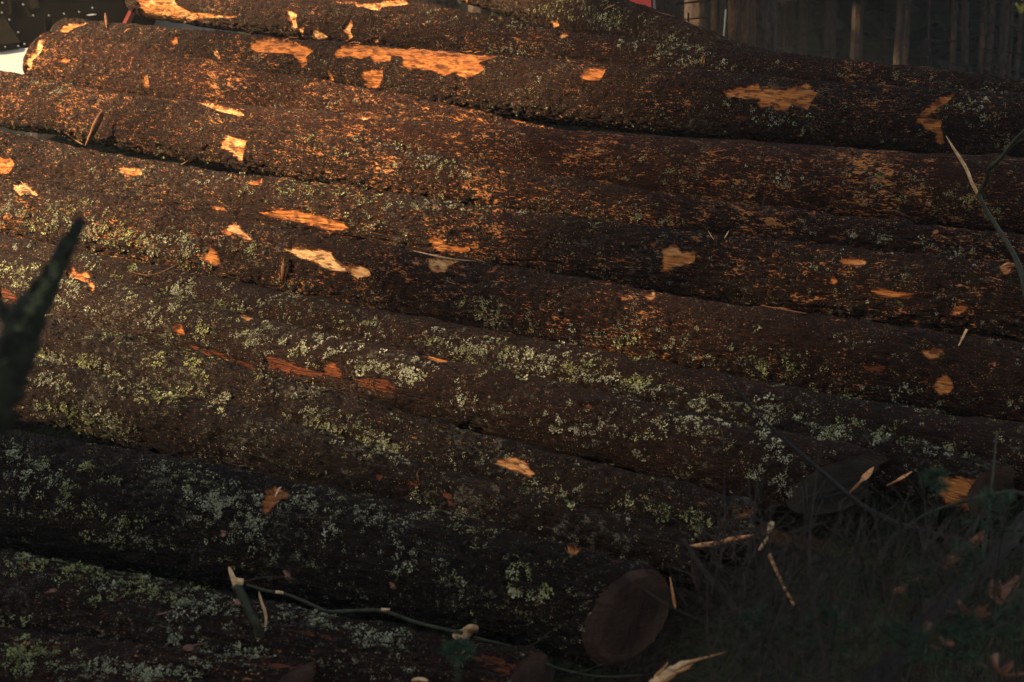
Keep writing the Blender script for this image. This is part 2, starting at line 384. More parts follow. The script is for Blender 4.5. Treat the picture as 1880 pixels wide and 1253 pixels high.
def build_log(key, d, seed):
    st = np.array(d['st'], float); k = len(st)
    if key in 'DF': st[:, 2] *= np.interp(st[:, 0], [0, 900, 1880], [.90, .90, .80])
    elif key in 'IJLMN': st[:, 2] *= np.interp(st[:, 0], [0, 900, 1880], [.72, .72, .72])
    elif key not in 'OPQE': st[:, 2] *= np.interp(st[:, 0], [0, 900, 1880], [.83, .78, .73])
    dd = np.gradient(st[:, 1]) / np.gradient(st[:, 0])
    nrm = np.stack([-dd, np.ones(k)], -1) / np.sqrt(1 + dd * dd)[:, None]
    ax = st[:, :2] + nrm * st[:, 2:3]
    Z = plane_Z(ax[:, 0], ax[:, 1]) * d['zm']
    C = np.array([unproj(a[0], a[1], z) for a, z in zip(ax, Z)]); R = st[:, 2] * Z / F
    ext = 0.55
    if 'left' not in d:
        t = C[0] - C[1]; C = np.vstack([C[0] + t / np.linalg.norm(t) * ext, C]); R = np.concatenate([[R[0]], R])
    if 'right' not in d:
        t = C[-1] - C[-2]; C = np.vstack([C, C[-1] + t / np.linalg.norm(t) * ext]); R = np.concatenate([R, [R[-1]]])
    fine = spline(np.hstack([C, R[:, None]]), 400)
    sl = np.concatenate([[0], np.cumsum(np.linalg.norm(np.diff(fine[:, :3], axis=0), axis=1))]); L = sl[-1]
    # smooth the axis so that the log is nearly straight
    ns = int(L / STEP); s = np.linspace(0, L, ns)
    CR = np.stack([np.interp(s, sl, fine[:, i]) for i in range(4)], -1)
    for i in range(4):
        co = np.polyfit(s, CR[:, i], 3); CR[:, i] = 0.15 * CR[:, i] + 0.85 * np.polyval(co, s)
    T = np.gradient(CR[:, :3], axis=0); T /= np.linalg.norm(T, axis=1)[:, None]
    e1 = np.array((0, 0, 1.0)) - T * T[:, 2:3]; e1 /= np.linalg.norm(e1, axis=1)[:, None]
    e2 = np.cross(T, e1)
    Rm = float(R.max()); nth = int(2 * math.pi * Rm / STEP); th = np.arange(nth) * 2 * math.pi / nth
    ss = np.repeat(s, nth); tt = np.tile(th, ns); rr = np.repeat(CR[:, 3], nth)
    cyl = np.stack([ss + seed * 11.7, rr * np.cos(tt) + seed * 3.1, rr * np.sin(tt)], -1).astype(np.float32)
    big = perlin(cyl * (1.1, 3, 3), seed) * 0.011 + perlin(cyl * (3.5, 7, 7), seed + 1) * 0.005
    sty = d['style']
    wv = cyl + 0.02 * np.stack([perlin(cyl * 12, seed + 7)] * 3, -1)
    if sty == 1:
        a = 1 - np.abs(perlin(wv * (3.4, 30, 30), seed + 2)) * 2.2
        b = 1 - np.abs(perlin(wv * (9, 48, 48), seed + 3)) * 2.0
        h = 1 - np.clip(np.maximum(a, b * .8), 0, 1) ** 2.2; amp = 0.019
    elif sty == 0:
        a = 1 - np.abs(perlin(wv * (17, 26, 26), seed + 2)) * 2.2
        b = 1 - np.abs(perlin(wv * (34, 42, 42), seed + 3)) * 2.0
        h = 1 - np.clip(np.maximum(a, b * .75), 0, 1) ** 2.5; amp = 0.013
    else:
        a = 1 - np.abs(perlin(wv * (22, 30, 30), seed + 2)) * 2.2
        h = 1 - 0.5 * np.clip(a, 0, 1) ** 3; amp = 0.005
    rough = perlin(cyl * (40, 55, 55), seed + 5)
    step = sstep(-.12, .12, perlin(cyl * (6, 11, 11), seed + 9)) # missing outer scales
    disp = big + (h - 1) * amp + rough * 0.0032 + (step - .5) * 0.006
    # knots: a few swellings
    for q in range(int(L * 1.3)):
        s0 = rng.uniform(0, L); t0 = rng.uniform(-1.4, 1.9)
        da = (tt - t0 + math.pi) % (2 * math.pi) - math.pi
        r2 = ((ss - s0) / 0.05) ** 2 + (da * rr / 0.045) ** 2
        disp += 0.014 * np.exp(-r2)
    sh = np.zeros_like(ss)
    for side, key2 in ((0, 'left'), (1, 'right')):
        if key2 in d:
            kv, ku = d[key2]; wgt = sstep(0.45, 0.0, ss if side == 0 else L - ss)
            sgn = -1 if side == 0 else 1
            rag = 0.006 * perlin(np.stack([tt * 0, np.cos(tt) * 6, np.sin(tt) * 6], -1) + seed, 11)
            sh += sgn * wgt * (kv * rr * np.sin(tt) + ku * rr * np.cos(tt) + rag)
            edge = ss if side == 0 else L - ss
            disp = disp - (disp - big) * .75 * sstep(0.05, 0.0, edge) - 0.010 * sstep(0.025, 0.0, edge)
    d['L'] = L; d['sty'] = sty
    ca, sa = np.cos(tt)[:, None], np.sin(tt)[:, None]
    rad = ca * np.repeat(e1, nth, 0) + sa * np.repeat(e2, nth, 0)
    Cb = np.repeat(CR[:, :3], nth, 0); Tb = np.repeat(T, nth, 0)
    d.update(ns=ns, nth=nth, s=ss, tt=tt, rr=rr, cyl=cyl, h=h, disp=disp, base=Cb + Tb * sh[:, None], rad=rad, T=Tb,
             CR=CR, e1=e1, e2=e2, seed=seed)
    d['pos'] = d['base'] + rad * (rr + disp)[:, None]
    d['wound'] = np.full(len(ss), -1.0); d['tone'] = np.full(len(ss), .5); d['patch'] = np.full(len(ss), -1)
for q, (key, d) in enumerate(LOGS.items()): build_log(key, d, q + 1)
# depth buffer in photo pixels (3 px cells): which log, and which vertex of it, does a photo point fall on
CELL = 3; GW, GH = 1880 // CELL + 2, 1260 // CELL + 2
zb = np.full(GW * GH, 1e9); zl = np.full(GW * GH, -1); zi = np.zeros(GW * GH, int)
KEYS = list(LOGS)
for q, key in enumerate(KEYS):
    d = LOGS[key]; px, py, Z = proj(d['pos']); d['px'], d['py'], d['Z'] = px, py, Z
    ok = (px >= 0) & (px < 1880) & (py >= 0) & (py < 1256) & (((d['pos'] - CAM) * d['rad']).sum(1) < 0)
    d['ok'] = ok
    ii = np.nonzero(ok)[0]; cell = (py[ii] / CELL).astype(int) * GW + (px[ii] / CELL).astype(int)
    o = np.argsort(-Z[ii]); ii = ii[o]; cell = cell[o]
    tz = np.full(GW * GH, 1e9); ti = np.zeros(GW * GH, int); tz[cell] = Z[ii]; ti[cell] = ii
    better = tz < zb - 1e-6
    zb[better] = tz[better]; zl[better] = q; zi[better] = ti[better]
def hit(px, py):
    c = int(py / CELL) * GW + int(px / CELL)
    for o in (0, 1, -1, GW, -GW, 2, -2):
        if 0 <= c + o < GW * GH and zl[c + o] >= 0: return KEYS[zl[c + o]], zi[c + o]
    return None, None
def on_log(px, py, lift=0.0, key=None):
    """point on the bark under a photo point, lifted along the outward normal"""
    k, i = hit(px, py)
    if k is None: return None
    d = LOGS[k]; return Vector(d['pos'][i] + d['rad'][i] * lift)

# ------------------------------------------------------------------ places where the bark is torn off: (log, tone 0 pale / .5 orange / 1 red, outline)
W = [
 ('C', .32, [(250,-14),(256,25),(268,41),(300,48),(330,45),(360,35),(430,33),(438,30),(400,27),(350,22),(325,10),(312,-14)]),
 ('C', .3, [(368,40),(420,50),(464,61),(440,56),(400,47)]),
 ('D', .3, [(110,56),(116,48),(130,43),(162,42),(150,48),(135,52),(124,60),(113,64)]),
 ('E', .1, [(48,112),(62,95),(70,72),(80,74),(79,84),(74,98),(60,112),(58,128),(46,132)]),
 ('E', .5, [(100,112),(112,106),(130,110),(120,116)]), ('D', .5, [(312,74),(325,64),(326,80),(318,84)]),
 ('D', .15, [(389,92),(397,89),(405,106),(400,110),(393,102)]),
 ('D', .6, [(460,80),(480,70),(520,72),(560,84),(576,92),(562,104),(564,118),(555,124),(546,110),(535,99),(500,97),(470,96),(456,88)]),
 ('D', .62, [(611,99),(625,87),(660,79),(700,84),(760,82),(800,87),(860,95),(910,105),(880,114),(890,128),(870,140),(850,143),(835,134),(815,139),(790,129),(765,127),(740,123),(737,104),(720,101),(716,112),(685,114),(680,103),(660,108),(640,103),(620,107)]),
 ('D', .55, [(665,130),(690,127),(703,130),(703,143),(698,153),(696,161),(680,162),(670,156),(664,140)]),
 ('D', .35, [(603,129),(610,140),(614,149),(606,147),(600,138)]),
 ('C', .15, [(527,17),(544,25),(542,35),(546,50),(537,56),(531,40),(528,28)]), ('C', .3, [(545,50),(558,51),(556,61),(547,59)]),
 ('C', .0, [(569,59),(580,55),(592,61),(603,69),(590,72),(572,71)]), ('C', .22, [(630,50),(640,39),(647,36),(647,50),(643,55),(647,69),(636,76),(637,62),(630,60)]),
 ('C', .25, [(682,72),(693,69),(695,79),(684,79)]),
 ('B', .2, [(604,4),(660,8),(690,6),(740,-2),(752,8),(700,13),(697,21),(680,19),(665,12),(650,15),(655,5)]),
 ('A', .42, [(772,-14),(862,-14),(855,13),(830,12),(800,5)]), ('A', .3, [(1010,39),(1022,36),(1027,49),(1010,52)]),
 ('C', .35, [(1024,63),(1035,60),(1046,66),(1030,70)]), ('C', .6, [(983,66),(996,65),(994,69),(984,70)]),
 ('E', .4, [(833,190),(870,195),(960,214),(1048,235),(1020,238),(950,224),(880,206)]),
 ('D', .45, [(1064,141),(1072,128),(1085,124),(1112,128),(1106,141),(1101,148),(1070,147)]),
 ('D', .48, [(1328,168),(1345,164),(1355,161),(1393,156),(1398,165),(1420,161),(1440,166),(1460,159),(1485,156),(1490,165),(1505,172),(1493,181),(1488,193),(1483,203),(1465,196),(1455,190),(1445,204),(1420,203),(1418,195),(1395,198),(1390,190),(1395,182),(1370,183),(1350,179),(1332,179)]),
 ('D', .9, [(1345,215),(1360,204),(1373,215),(1370,233),(1355,229)]),
 ('D', .55, [(1755,170),(1742,186),(1716,203),(1702,213),(1692,226),(1681,229),(1682,221),(1694,204),(1710,191),(1730,177)]),
 ('D', .6, [(1688,225),(1705,214),(1729,220),(1728,236),(1734,263),(1721,267),(1717,246),(1700,239)]),
 ('G', .22, [(403,262),(418,248),(432,252),(453,257),(447,276),(444,302),(434,291),(418,276),(406,273)]),
 ('F', .15, [(333,180),(360,181),(385,189),(415,197),(440,204),(449,213),(430,211),(400,204),(370,191)]),
 ('E', .4, [(261,139),(271,138),(273,161),(261,164)]), ('F', .1, [(655,214),(668,212),(681,216),(668,220)]),
 ('F', .45, [(534,241),(544,237),(556,239),(546,245)]),
 ('H', .3, [(218,310),(232,306),(259,312),(263,321),(245,323),(221,319)]), ('H', .45, [(-5,288),(20,291),(26,302),(16,319),(-5,321)]),
 ('H', .55, [(455,334),(480,330),(482,336),(460,340)]), ('H', .35, [(385,378),(410,381),(418,388),(395,386)]),
 ('I', .1, [(23,338),(45,334),(66,352),(70,361),(50,356),(35,359),(21,345)]),
 ('I', .12, [(414,418),(428,409),(441,418),(456,432),(465,442),(445,439),(432,428),(418,428)]), ('I', .55, [(398,426),(414,420),(430,428),(420,433)]),
 ('I', .5, [(373,470),(385,457),(399,462),(405,486),(390,486),(376,478)]),
 ('L', .38, [(120,506),(130,489),(140,497),(166,502),(169,509),(150,509),(173,518),(173,537),(164,533),(160,519),(145,512)]),
 ('L', .7, [(-5,527),(10,526),(30,545),(40,557),(20,556),(-5,546)]),
 ('L', .28, [(435,570),(445,564),(466,573),(464,584),(455,591),(440,581)]), ('L', .6, [(319,600),(332,596),(338,613),(324,614)]),
 ('L', .8, [(328,625),(400,644),(482,680),(470,691),(400,662),(338,637)]), ('L', .75, [(482,652),(515,655),(548,672),(600,684),(612,696),(560,696),(490,680)]),
 ('L', .72, [(585,672),(605,660),(625,668),(628,700),(600,697)]), ('L', .85, [(640,690),(700,692),(728,706),(722,730),(680,722),(648,710)]),
 ('H', .62, [(478,390),(500,384),(545,387),(590,397),(632,411),(642,421),(620,425),(580,416),(540,406),(500,401)]),
 ('I', .05, [(523,458),(540,452),(570,457),(606,461),(614,475),(630,487),(650,487),(668,487),(679,500),(678,508),(660,509),(655,513),(640,499),(620,498),(600,496),(588,489),(575,479),(555,476),(530,463)]),
 ('H', .4, [(786,437),(795,432),(812,441),(816,448),(840,452),(860,451),(864,461),(840,464),(820,459),(808,467),(795,456)]),
 ('I', .12, [(786,478),(800,470),(826,476),(846,478),(826,488),(816,499),(800,502),(786,491)]), ('I', .6, [(888,501),(900,492),(917,488),(905,501)]),
 ('H', .36, [(1214,456),(1240,448),(1252,462),(1277,461),(1276,481),(1262,486),(1240,491),(1225,502),(1213,499),(1217,475)]), ('H', .4, [(1195,451),(1204,440),(1208,446),(1200,454)]),
 ('I', .25, [(1179,540),(1200,537),(1207,547),(1195,552),(1184,546)]), ('I', .75, [(1176,555),(1200,555),(1200,566),(1180,568)]),
 ('H', .35, [(1538,477),(1560,474),(1592,480),(1588,487),(1568,487),(1546,484)]), ('H', .5, [(1600,533),(1620,529),(1650,536),(1678,540),(1670,549),(1640,547),(1608,544)]),
 ('H', .45, [(1521,518),(1530,504),(1538,518),(1530,523)]), ('H', .3, [(1834,490),(1850,479),(1863,479),(1870,488),(1852,493),(1860,501),(1842,505)]),
 ('H', .55, [(1743,577),(1754,559),(1777,562),(1770,573),(1753,584)]),
 ('I', .4, [(1687,645),(1697,639),(1725,641),(1735,645),(1720,657),(1706,659)]), ('I', .3, [(1712,710),(1720,695),(1735,689),(1748,697),(1750,715),(1740,724),(1720,724)]),
 ('I', .85, [(1690,690),(1706,686),(1708,712),(1696,716)]), ('I', .9, [(1560,668),(1600,660),(1640,672),(1620,690),(1580,684)]),
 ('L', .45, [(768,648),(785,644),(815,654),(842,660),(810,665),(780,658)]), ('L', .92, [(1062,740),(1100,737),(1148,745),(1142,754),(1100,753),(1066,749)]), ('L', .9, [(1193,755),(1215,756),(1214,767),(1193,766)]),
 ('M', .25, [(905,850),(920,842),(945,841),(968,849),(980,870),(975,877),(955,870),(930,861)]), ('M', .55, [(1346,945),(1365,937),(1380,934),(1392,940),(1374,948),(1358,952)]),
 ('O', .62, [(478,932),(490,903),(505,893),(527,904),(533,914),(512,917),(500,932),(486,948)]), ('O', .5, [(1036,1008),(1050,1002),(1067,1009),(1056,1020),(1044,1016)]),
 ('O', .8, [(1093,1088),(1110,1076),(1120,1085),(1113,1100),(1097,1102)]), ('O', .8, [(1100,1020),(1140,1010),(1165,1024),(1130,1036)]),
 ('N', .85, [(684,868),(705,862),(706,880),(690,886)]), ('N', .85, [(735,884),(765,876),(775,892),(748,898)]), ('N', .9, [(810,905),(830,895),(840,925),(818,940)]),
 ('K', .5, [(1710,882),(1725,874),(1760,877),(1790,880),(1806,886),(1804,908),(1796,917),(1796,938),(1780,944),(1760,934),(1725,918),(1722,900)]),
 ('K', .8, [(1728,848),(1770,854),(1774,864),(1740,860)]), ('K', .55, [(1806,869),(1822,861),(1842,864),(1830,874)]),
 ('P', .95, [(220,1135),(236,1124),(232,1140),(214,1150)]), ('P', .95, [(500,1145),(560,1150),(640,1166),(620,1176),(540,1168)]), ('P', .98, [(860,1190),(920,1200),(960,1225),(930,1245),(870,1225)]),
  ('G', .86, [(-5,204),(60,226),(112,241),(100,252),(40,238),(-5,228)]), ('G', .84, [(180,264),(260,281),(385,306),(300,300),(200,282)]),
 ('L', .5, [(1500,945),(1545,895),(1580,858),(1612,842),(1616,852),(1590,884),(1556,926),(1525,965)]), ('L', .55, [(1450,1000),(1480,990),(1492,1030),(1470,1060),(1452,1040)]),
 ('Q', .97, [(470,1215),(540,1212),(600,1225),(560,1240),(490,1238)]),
]
def poly_sd(px, py, poly):
    """signed distance (inside positive) to a closed outline, pixels"""
    best = np.full(len(px), 1e9); ins = np.zeros(len(px), bool)
    n = len(poly)
    for a in range(n):
        x0, y0 = poly[a]; x1, y1 = poly[(a + 1) % n]
        ex, ey = x1 - x0, y1 - y0
        t = np.clip(((px - x0) * ex + (py - y0) * ey) / (ex * ex + ey * ey + 1e-9), 0, 1)
        best = np.minimum(best, np.hypot(px - x0 - t * ex, py - y0 - t * ey))
        ins ^= ((y0 > py) != (y1 > py)) & (px < ex * (py - y0) / (ey + 1e-12) + x0)
    return np.where(ins, best, -best)
for wi, (key, tone, poly) in enumerate(W):
    d = LOGS[key]; pa = np.array(poly, float)
    lo, hi = pa.min(0) - 14, pa.max(0) + 14
    front = ((d['pos'] - CAM) * d['rad']).sum(1) < 0.15
    ii = np.nonzero(front & (d['px'] > lo[0]) & (d['px'] < hi[0]) & (d['py'] > lo[1]) & (d['py'] < hi[1]))[0]
    if not len(ii): print('WOUND misses', key, poly[0]); continue
    v = poly_sd(d['px'][ii], d['py'][ii], poly) * d['Z'][ii] / F / 0.016 + 0.12
    v = np.clip(v, -1, 1); up = v > d['wound'][ii]
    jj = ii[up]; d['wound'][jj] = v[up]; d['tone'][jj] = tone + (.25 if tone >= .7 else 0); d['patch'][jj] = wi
for key, d in LOGS.items():
    mk = sstep(0.02, 0.35, d['wound']); lip = sstep(-.55, -.1, d['wound']) * (1 - sstep(-.05, .12, d['wound'])) * (.6 + perlin(d['cyl'] * (20, 40, 40), 41))
    d['disp'] = d['disp'] * (1 - .55 * mk) - 0.010 * mk + 0.006 * lip + mk * 0.003 * perlin(d['cyl'] * (10, 70, 70), 40)
    d['pos'] = d['base'] + d['rad'] * (d['rr'] + d['disp'])[:, None]

def log_mesh(name, d, fsel, root):
    vs, inv = np.unique(fsel.ravel(), return_inverse=True)
    me = np_mesh(name, d['pos'][vs] - np.array(root.location), inv.reshape(-1, 4))
    attr(me, 'cyl', d['cyl'][vs], 'FLOAT_VECTOR'); attr(me, 'hgt', d['h'][vs]); attr(me, 'wound', d['wound'][vs]); attr(me, 'tone', d['tone'][vs])
    o = link(name, me, M['bark'], root, world=False)
    o.color = (*d['tint'], d['grey'])
    return o
ROOT = {}
for key, d in LOGS.items():
    ns, nth = d['ns'], d['nth']
    idx = np.arange(ns * nth).reshape(ns, nth); jn = np.roll(idx, -1, 1)
    faces = np.stack([idx[:-1], idx[1:], jn[1:], jn[:-1]], -1).reshape(-1, 4)
    mid = d['CR'][ns // 2, :3]
    root = empty('log', Vector(mid), d['label'], 'log', 'logs stacked on the pile'); ROOT[key] = root
    fw = (d['wound'][faces] > 0.12).all(1); fp = np.where(fw, d['patch'][faces[:, 0]], -1)
    for wi in np.unique(fp[fp >= 0]):
        ii = np.nonzero(fp == wi)[0]; lab = np.arange(len(ii)); vl = {}
        for _ in range(60):          # join faces that share a corner; keep only the largest connected piece
            vmin = {}
            for f, l in zip(faces[ii], lab):
                for v_ in f: vmin[v_] = min(vmin.get(v_, 1 << 30), l)
            new = np.array([min(vmin[v_] for v_ in f) for f in faces[ii]])
            if (new == lab).all(): break
            lab = new
        u, cn = np.unique(lab, return_counts=True); big_ = u[np.argmax(cn)]
        fp[ii[lab != big_]] = -1
        if cn.max() < 14: fp[fp == wi] = -1
    log_mesh('bark', d, faces[fp < 0], root)
    for wi in np.unique(fp[fp >= 0]): log_mesh('exposed_wood', d, faces[fp == wi], root)
    # sawn ends
    for side in ('left', 'right'):
        row = idx[0] if side == 'left' else idx[-1]
        rim = d['pos'][row]; c = rim.mean(0)
        nr = 26; fr = np.linspace(1, 0.0, nr)[:, None, None]
        T = d['T'][row][0] * (1 if side == 'right' else -1)
        dv = rim - c; axial = dv @ T; flat = dv - axial[:, None] * T
        co, *_ = np.linalg.lstsq(flat, axial, rcond=None); plane = flat @ co; resid = axial - plane
        V = c + flat[None] * (fr * .985) + T * (plane[None] * fr[:, :, 0] + resid[None] * sstep(.9, 1, fr[:, :, 0]))[..., None]
        rel = np.linalg.norm((rim - c), axis=1)
        q2 = np.stack([np.zeros((nr, nth)), fr[:, :, 0] * rel * np.cos(d['tt'][row]), fr[:, :, 0] * rel * np.sin(d['tt'][row])], -1)
        bumpy = perlin(q2.reshape(-1, 3) * (1, 14, 60) + d['seed'], 21).reshape(nr, nth) * .005 * np.minimum(1, (1 - fr[:, :, 0]) * 8)
        step = 0.02 * sstep(-.004, .004, q2[:, :, 2] + 0.02) * sstep(1, .85, fr[:, :, 0]) if key in 'OQ' else 0   # hinge step left by the saw
        V = V + T * (bumpy + step)[..., None]
        cf = np.arange(nr * nth).reshape(nr, nth); cj = np.roll(cf, -1, 1)
        ff = np.stack([cf[:-1], cj[:-1], cj[1:], cf[1:]], -1).reshape(-1, 4)
        if side == 'left': ff = ff[:, ::-1]
        me = np_mesh('cut_face', V.reshape(-1, 3) - mid, ff)
        attr(me, 'cyl', q2.reshape(-1, 3), 'FLOAT_VECTOR'); attr(me, 'rel', np.repeat(fr[:, 0, 0], nth))
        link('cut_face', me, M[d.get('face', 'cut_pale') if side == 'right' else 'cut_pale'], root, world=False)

# ------------------------------------------------------------------ leafy lichen tufts, one uncountable part on each log
# (x0, y0, x1, y1, half width, tufts, paleness): bands on the photo, projected onto the bark once
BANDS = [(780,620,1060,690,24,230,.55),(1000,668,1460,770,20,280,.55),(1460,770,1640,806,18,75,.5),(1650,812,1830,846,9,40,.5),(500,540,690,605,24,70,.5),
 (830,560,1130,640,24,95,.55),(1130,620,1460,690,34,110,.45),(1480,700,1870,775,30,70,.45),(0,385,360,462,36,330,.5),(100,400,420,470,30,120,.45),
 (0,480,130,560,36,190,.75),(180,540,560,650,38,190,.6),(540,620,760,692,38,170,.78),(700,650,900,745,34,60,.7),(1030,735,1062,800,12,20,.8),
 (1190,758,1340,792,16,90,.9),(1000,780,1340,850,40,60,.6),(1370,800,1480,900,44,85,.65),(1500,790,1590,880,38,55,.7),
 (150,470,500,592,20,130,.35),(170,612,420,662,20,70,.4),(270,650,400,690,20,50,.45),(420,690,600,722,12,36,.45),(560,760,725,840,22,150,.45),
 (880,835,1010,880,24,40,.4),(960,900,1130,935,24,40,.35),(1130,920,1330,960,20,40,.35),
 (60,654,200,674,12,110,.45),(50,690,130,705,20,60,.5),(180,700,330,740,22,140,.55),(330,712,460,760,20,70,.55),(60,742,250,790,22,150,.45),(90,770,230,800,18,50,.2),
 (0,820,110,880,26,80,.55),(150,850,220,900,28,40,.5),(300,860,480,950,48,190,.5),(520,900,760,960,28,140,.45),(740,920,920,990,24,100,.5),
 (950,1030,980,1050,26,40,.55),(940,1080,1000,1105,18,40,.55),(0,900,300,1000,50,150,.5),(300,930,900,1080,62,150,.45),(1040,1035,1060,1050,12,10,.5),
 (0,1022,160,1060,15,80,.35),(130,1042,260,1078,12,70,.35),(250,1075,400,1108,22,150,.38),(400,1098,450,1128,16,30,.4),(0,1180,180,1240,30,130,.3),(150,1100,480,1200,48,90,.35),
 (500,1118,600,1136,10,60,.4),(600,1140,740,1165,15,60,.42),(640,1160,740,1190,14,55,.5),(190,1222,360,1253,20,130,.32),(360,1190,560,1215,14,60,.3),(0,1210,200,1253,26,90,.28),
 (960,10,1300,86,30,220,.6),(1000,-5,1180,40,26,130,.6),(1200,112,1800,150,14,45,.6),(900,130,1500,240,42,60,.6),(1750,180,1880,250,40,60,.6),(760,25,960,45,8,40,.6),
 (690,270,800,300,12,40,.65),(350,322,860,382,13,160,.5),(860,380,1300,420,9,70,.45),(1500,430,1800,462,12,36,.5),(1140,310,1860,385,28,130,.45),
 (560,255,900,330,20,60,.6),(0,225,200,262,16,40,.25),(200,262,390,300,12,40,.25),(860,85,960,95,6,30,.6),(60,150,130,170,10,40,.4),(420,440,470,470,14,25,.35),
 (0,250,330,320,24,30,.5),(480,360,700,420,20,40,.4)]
tufts = {k: [] for k in KEYS}
def add_tuft(px, py, size, shade):
    if not (0 <= px < 1880 and 0 <= py < 1256): return
    k, i = hit(px, py)
    if k is None or LOGS[k]['wound'][i] > 0: return
    tufts[k].append((i, size, shade))
for (x0, y0, x1, y1, hw, cnt, shd) in BANDS:
    nclu = max(2, int(cnt / 3.9))
    L = math.hypot(x1 - x0, y1 - y0); ux, uy = (x1 - x0) / L, (y1 - y0) / L
    for q in range(nclu):
        t = rng.uniform(0, L); o = np.clip(rng.normal(0, .55), -1.3, 1.3) * hw
        cx, cy = x0 + ux * t - uy * o, y0 + uy * t + ux * o
        sp = rng.uniform(3, 11)
        for r in range(rng.integers(2, 9)):
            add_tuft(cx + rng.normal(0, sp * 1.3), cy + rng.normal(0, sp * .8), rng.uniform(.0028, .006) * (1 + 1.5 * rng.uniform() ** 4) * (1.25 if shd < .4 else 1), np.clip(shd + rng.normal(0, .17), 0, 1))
for q in range(1500):
    px, py = rng.uniform(0, 1880), rng.uniform(0, 1253)
    for r in range(rng.integers(1, 4)):
        add_tuft(px + rng.normal(0, 6), py + rng.normal(0, 4), rng.uniform(.0025, .006), np.clip(rng.normal(.55, .25), 0, 1))
for key, lst in tufts.items():
    if not lst: continue
    d = LOGS[key]; i = np.array([a[0] for a in lst]); sz = np.array([a[1] for a in lst]); sh = np.array([a[2] for a in lst])
    K = 11
    c = np.repeat(d['pos'][i], K, 0); nrm = np.repeat(d['rad'][i], K, 0); tan = np.repeat(d['T'][i], K, 0); bit = np.cross(nrm, tan)
    s_ = np.repeat(sz, K); n_ = len(c)
    ang = rng.uniform(0, 2 * np.pi, n_); rad = s_ * np.sqrt(rng.uniform(0, 1, n_)) * 1.15
    c = c + tan * (np.cos(ang) * rad)[:, None] + bit * (np.sin(ang) * rad)[:, None] + nrm * (rng.uniform(.0, .5, n_) * s_)[:, None]
    # each flake: a small lobed blade, tilted at random, wider at its tip
    a = tan * np.cos(ang)[:, None] + bit * np.sin(ang)[:, None] + nrm * rng.uniform(-.1, .8, n_)[:, None]
    a /= np.linalg.norm(a, axis=1)[:, None]
    b = np.cross(a, nrm + rng.normal(0, .45, (n_, 3))); b /= np.linalg.norm(b, axis=1)[:, None] + 1e-9
    ln = (s_ * rng.uniform(.35, .8, n_))[:, None]; wdt = (s_ * rng.uniform(.16, .42, n_))[:, None]
    V = np.stack([c - b * wdt * .4, c + b * wdt * .4, c + a * ln * .7 + b * wdt, c + a * ln + nrm * ln * .15, c + a * ln * .65 - b * wdt], 1)
    mid = np.array(ROOT[key].location)
    me = np_mesh('lichen', V.reshape(-1, 3) - mid, np.arange(n_ * 5).reshape(-1, 5), smooth=False)
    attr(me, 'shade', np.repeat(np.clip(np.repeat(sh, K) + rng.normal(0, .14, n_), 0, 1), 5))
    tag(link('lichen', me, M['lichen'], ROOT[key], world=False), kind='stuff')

# ------------------------------------------------------------------ splinters, strips and stubs that belong to a log
def sliver(key, name, pts, wid, mat, flat=.35, n=6, jit=.12, taper=True):
    """pts: (photo x, photo y, lift off the bark)"""
    P = []
    k0, i0 = hit(pts[0][0], pts[0][1])
    d = LOGS[key]
    for (px, py, lf) in pts:
        k, i = hit(px, py)
        if k != key:
            j = np.argmin((d['px'] - px) ** 2 + (d['py'] - py) ** 2 + np.where(d['ok'], 0, 1e6)); Zt = d['Z'][j]
            p = unproj(px, py, Zt - lf)
        else:
            p = unproj(px, py, d['Z'][i] - lf)
        P.append(p)
    Q = spline(P, max(6, 3 * len(P))); t = np.linspace(0, 1, len(Q))
    r = wid * (np.sin(np.clip(t, .06, .97) * np.pi) ** .6 if taper else 1 - .25 * t)
    mb = MB(); mb.tube([q - np.array(ROOT[key].location) for q in Q], [max(.0012, x) for x in r], n=n, jit=jit, flat=flat)
    o = mb.build(name, mat); o.parent = ROOT[key]
    return o
sliver('N', 'splinter', [(1262,1003,.05),(1300,1000,.06),(1340,991,.06),(1384,982,.05)], .017, M['orange_wood'], .45)
sliver('I', 'splinter', [(760,461,.02),(790,468,.05),(830,476,.06),(874,480,.03)], .010, M['pale_wood'])
sliver('G', 'bark_strip', [(124,247,.01),(140,258,.03),(154,267,.02)], .016, M['bark_strip'], .4)
sliver('G', 'bark_strip', [(158,268,.03),(172,240,.08),(184,214,.11),(188,204,.12)], .019, M['bark_strip'], .4)
sliver('J', 'bark_strip', [(238,499,.01),(270,506,.05),(296,500,.05),(326,486,.02)], .006, M['bark_strip'])
sliver('G', 'bark_strip', [(312,328,.01),(325,310,.05),(345,295,.04)], .008, M['orange_wood'])
sliver('I', 'bark_strip', [(519,515,.01),(520,492,.04),(522,470,.03)], .012, M['bark_strip'])
for pts in ([(24,340,.01),(40,344,.04),(52,342,.05)],[(38,333,.01),(52,346,.04),(68,358,.03)],[(30,350,.01),(45,350,.04),(60,352,.05)]): sliver('I','splinter',pts,.005,M['pale_wood'])
for pts in ([(1300,424,.01),(1310,440,.05)],[(1330,438,.01),(1338,424,.04)]): sliver('H','splinter',pts,.003,M['pale_wood'])
sliver('H', 'splinter', [(1838,490,.01),(1850,484,.04),(1868,486,.04)], .007, M['orange_wood'])
sliver('H', 'bark_strip', [(1610,388,.01),(1640,388,.05),(1672,400,.02)], .010, M['bark_strip'])
sliver('C', 'splinter', [(1287,118,.01),(1290,104,.05),(1297,101,.05)], .004, M['orange_wood']); sliver('C', 'splinter', [(1292,119,.01),(1293,108,.04)], .003, M['orange_wood'])
sliver('D', 'branch_stub', [(196,52,.0),(195,36,.05),(193,24,.06)], .012, M['bark_strip'], .9)
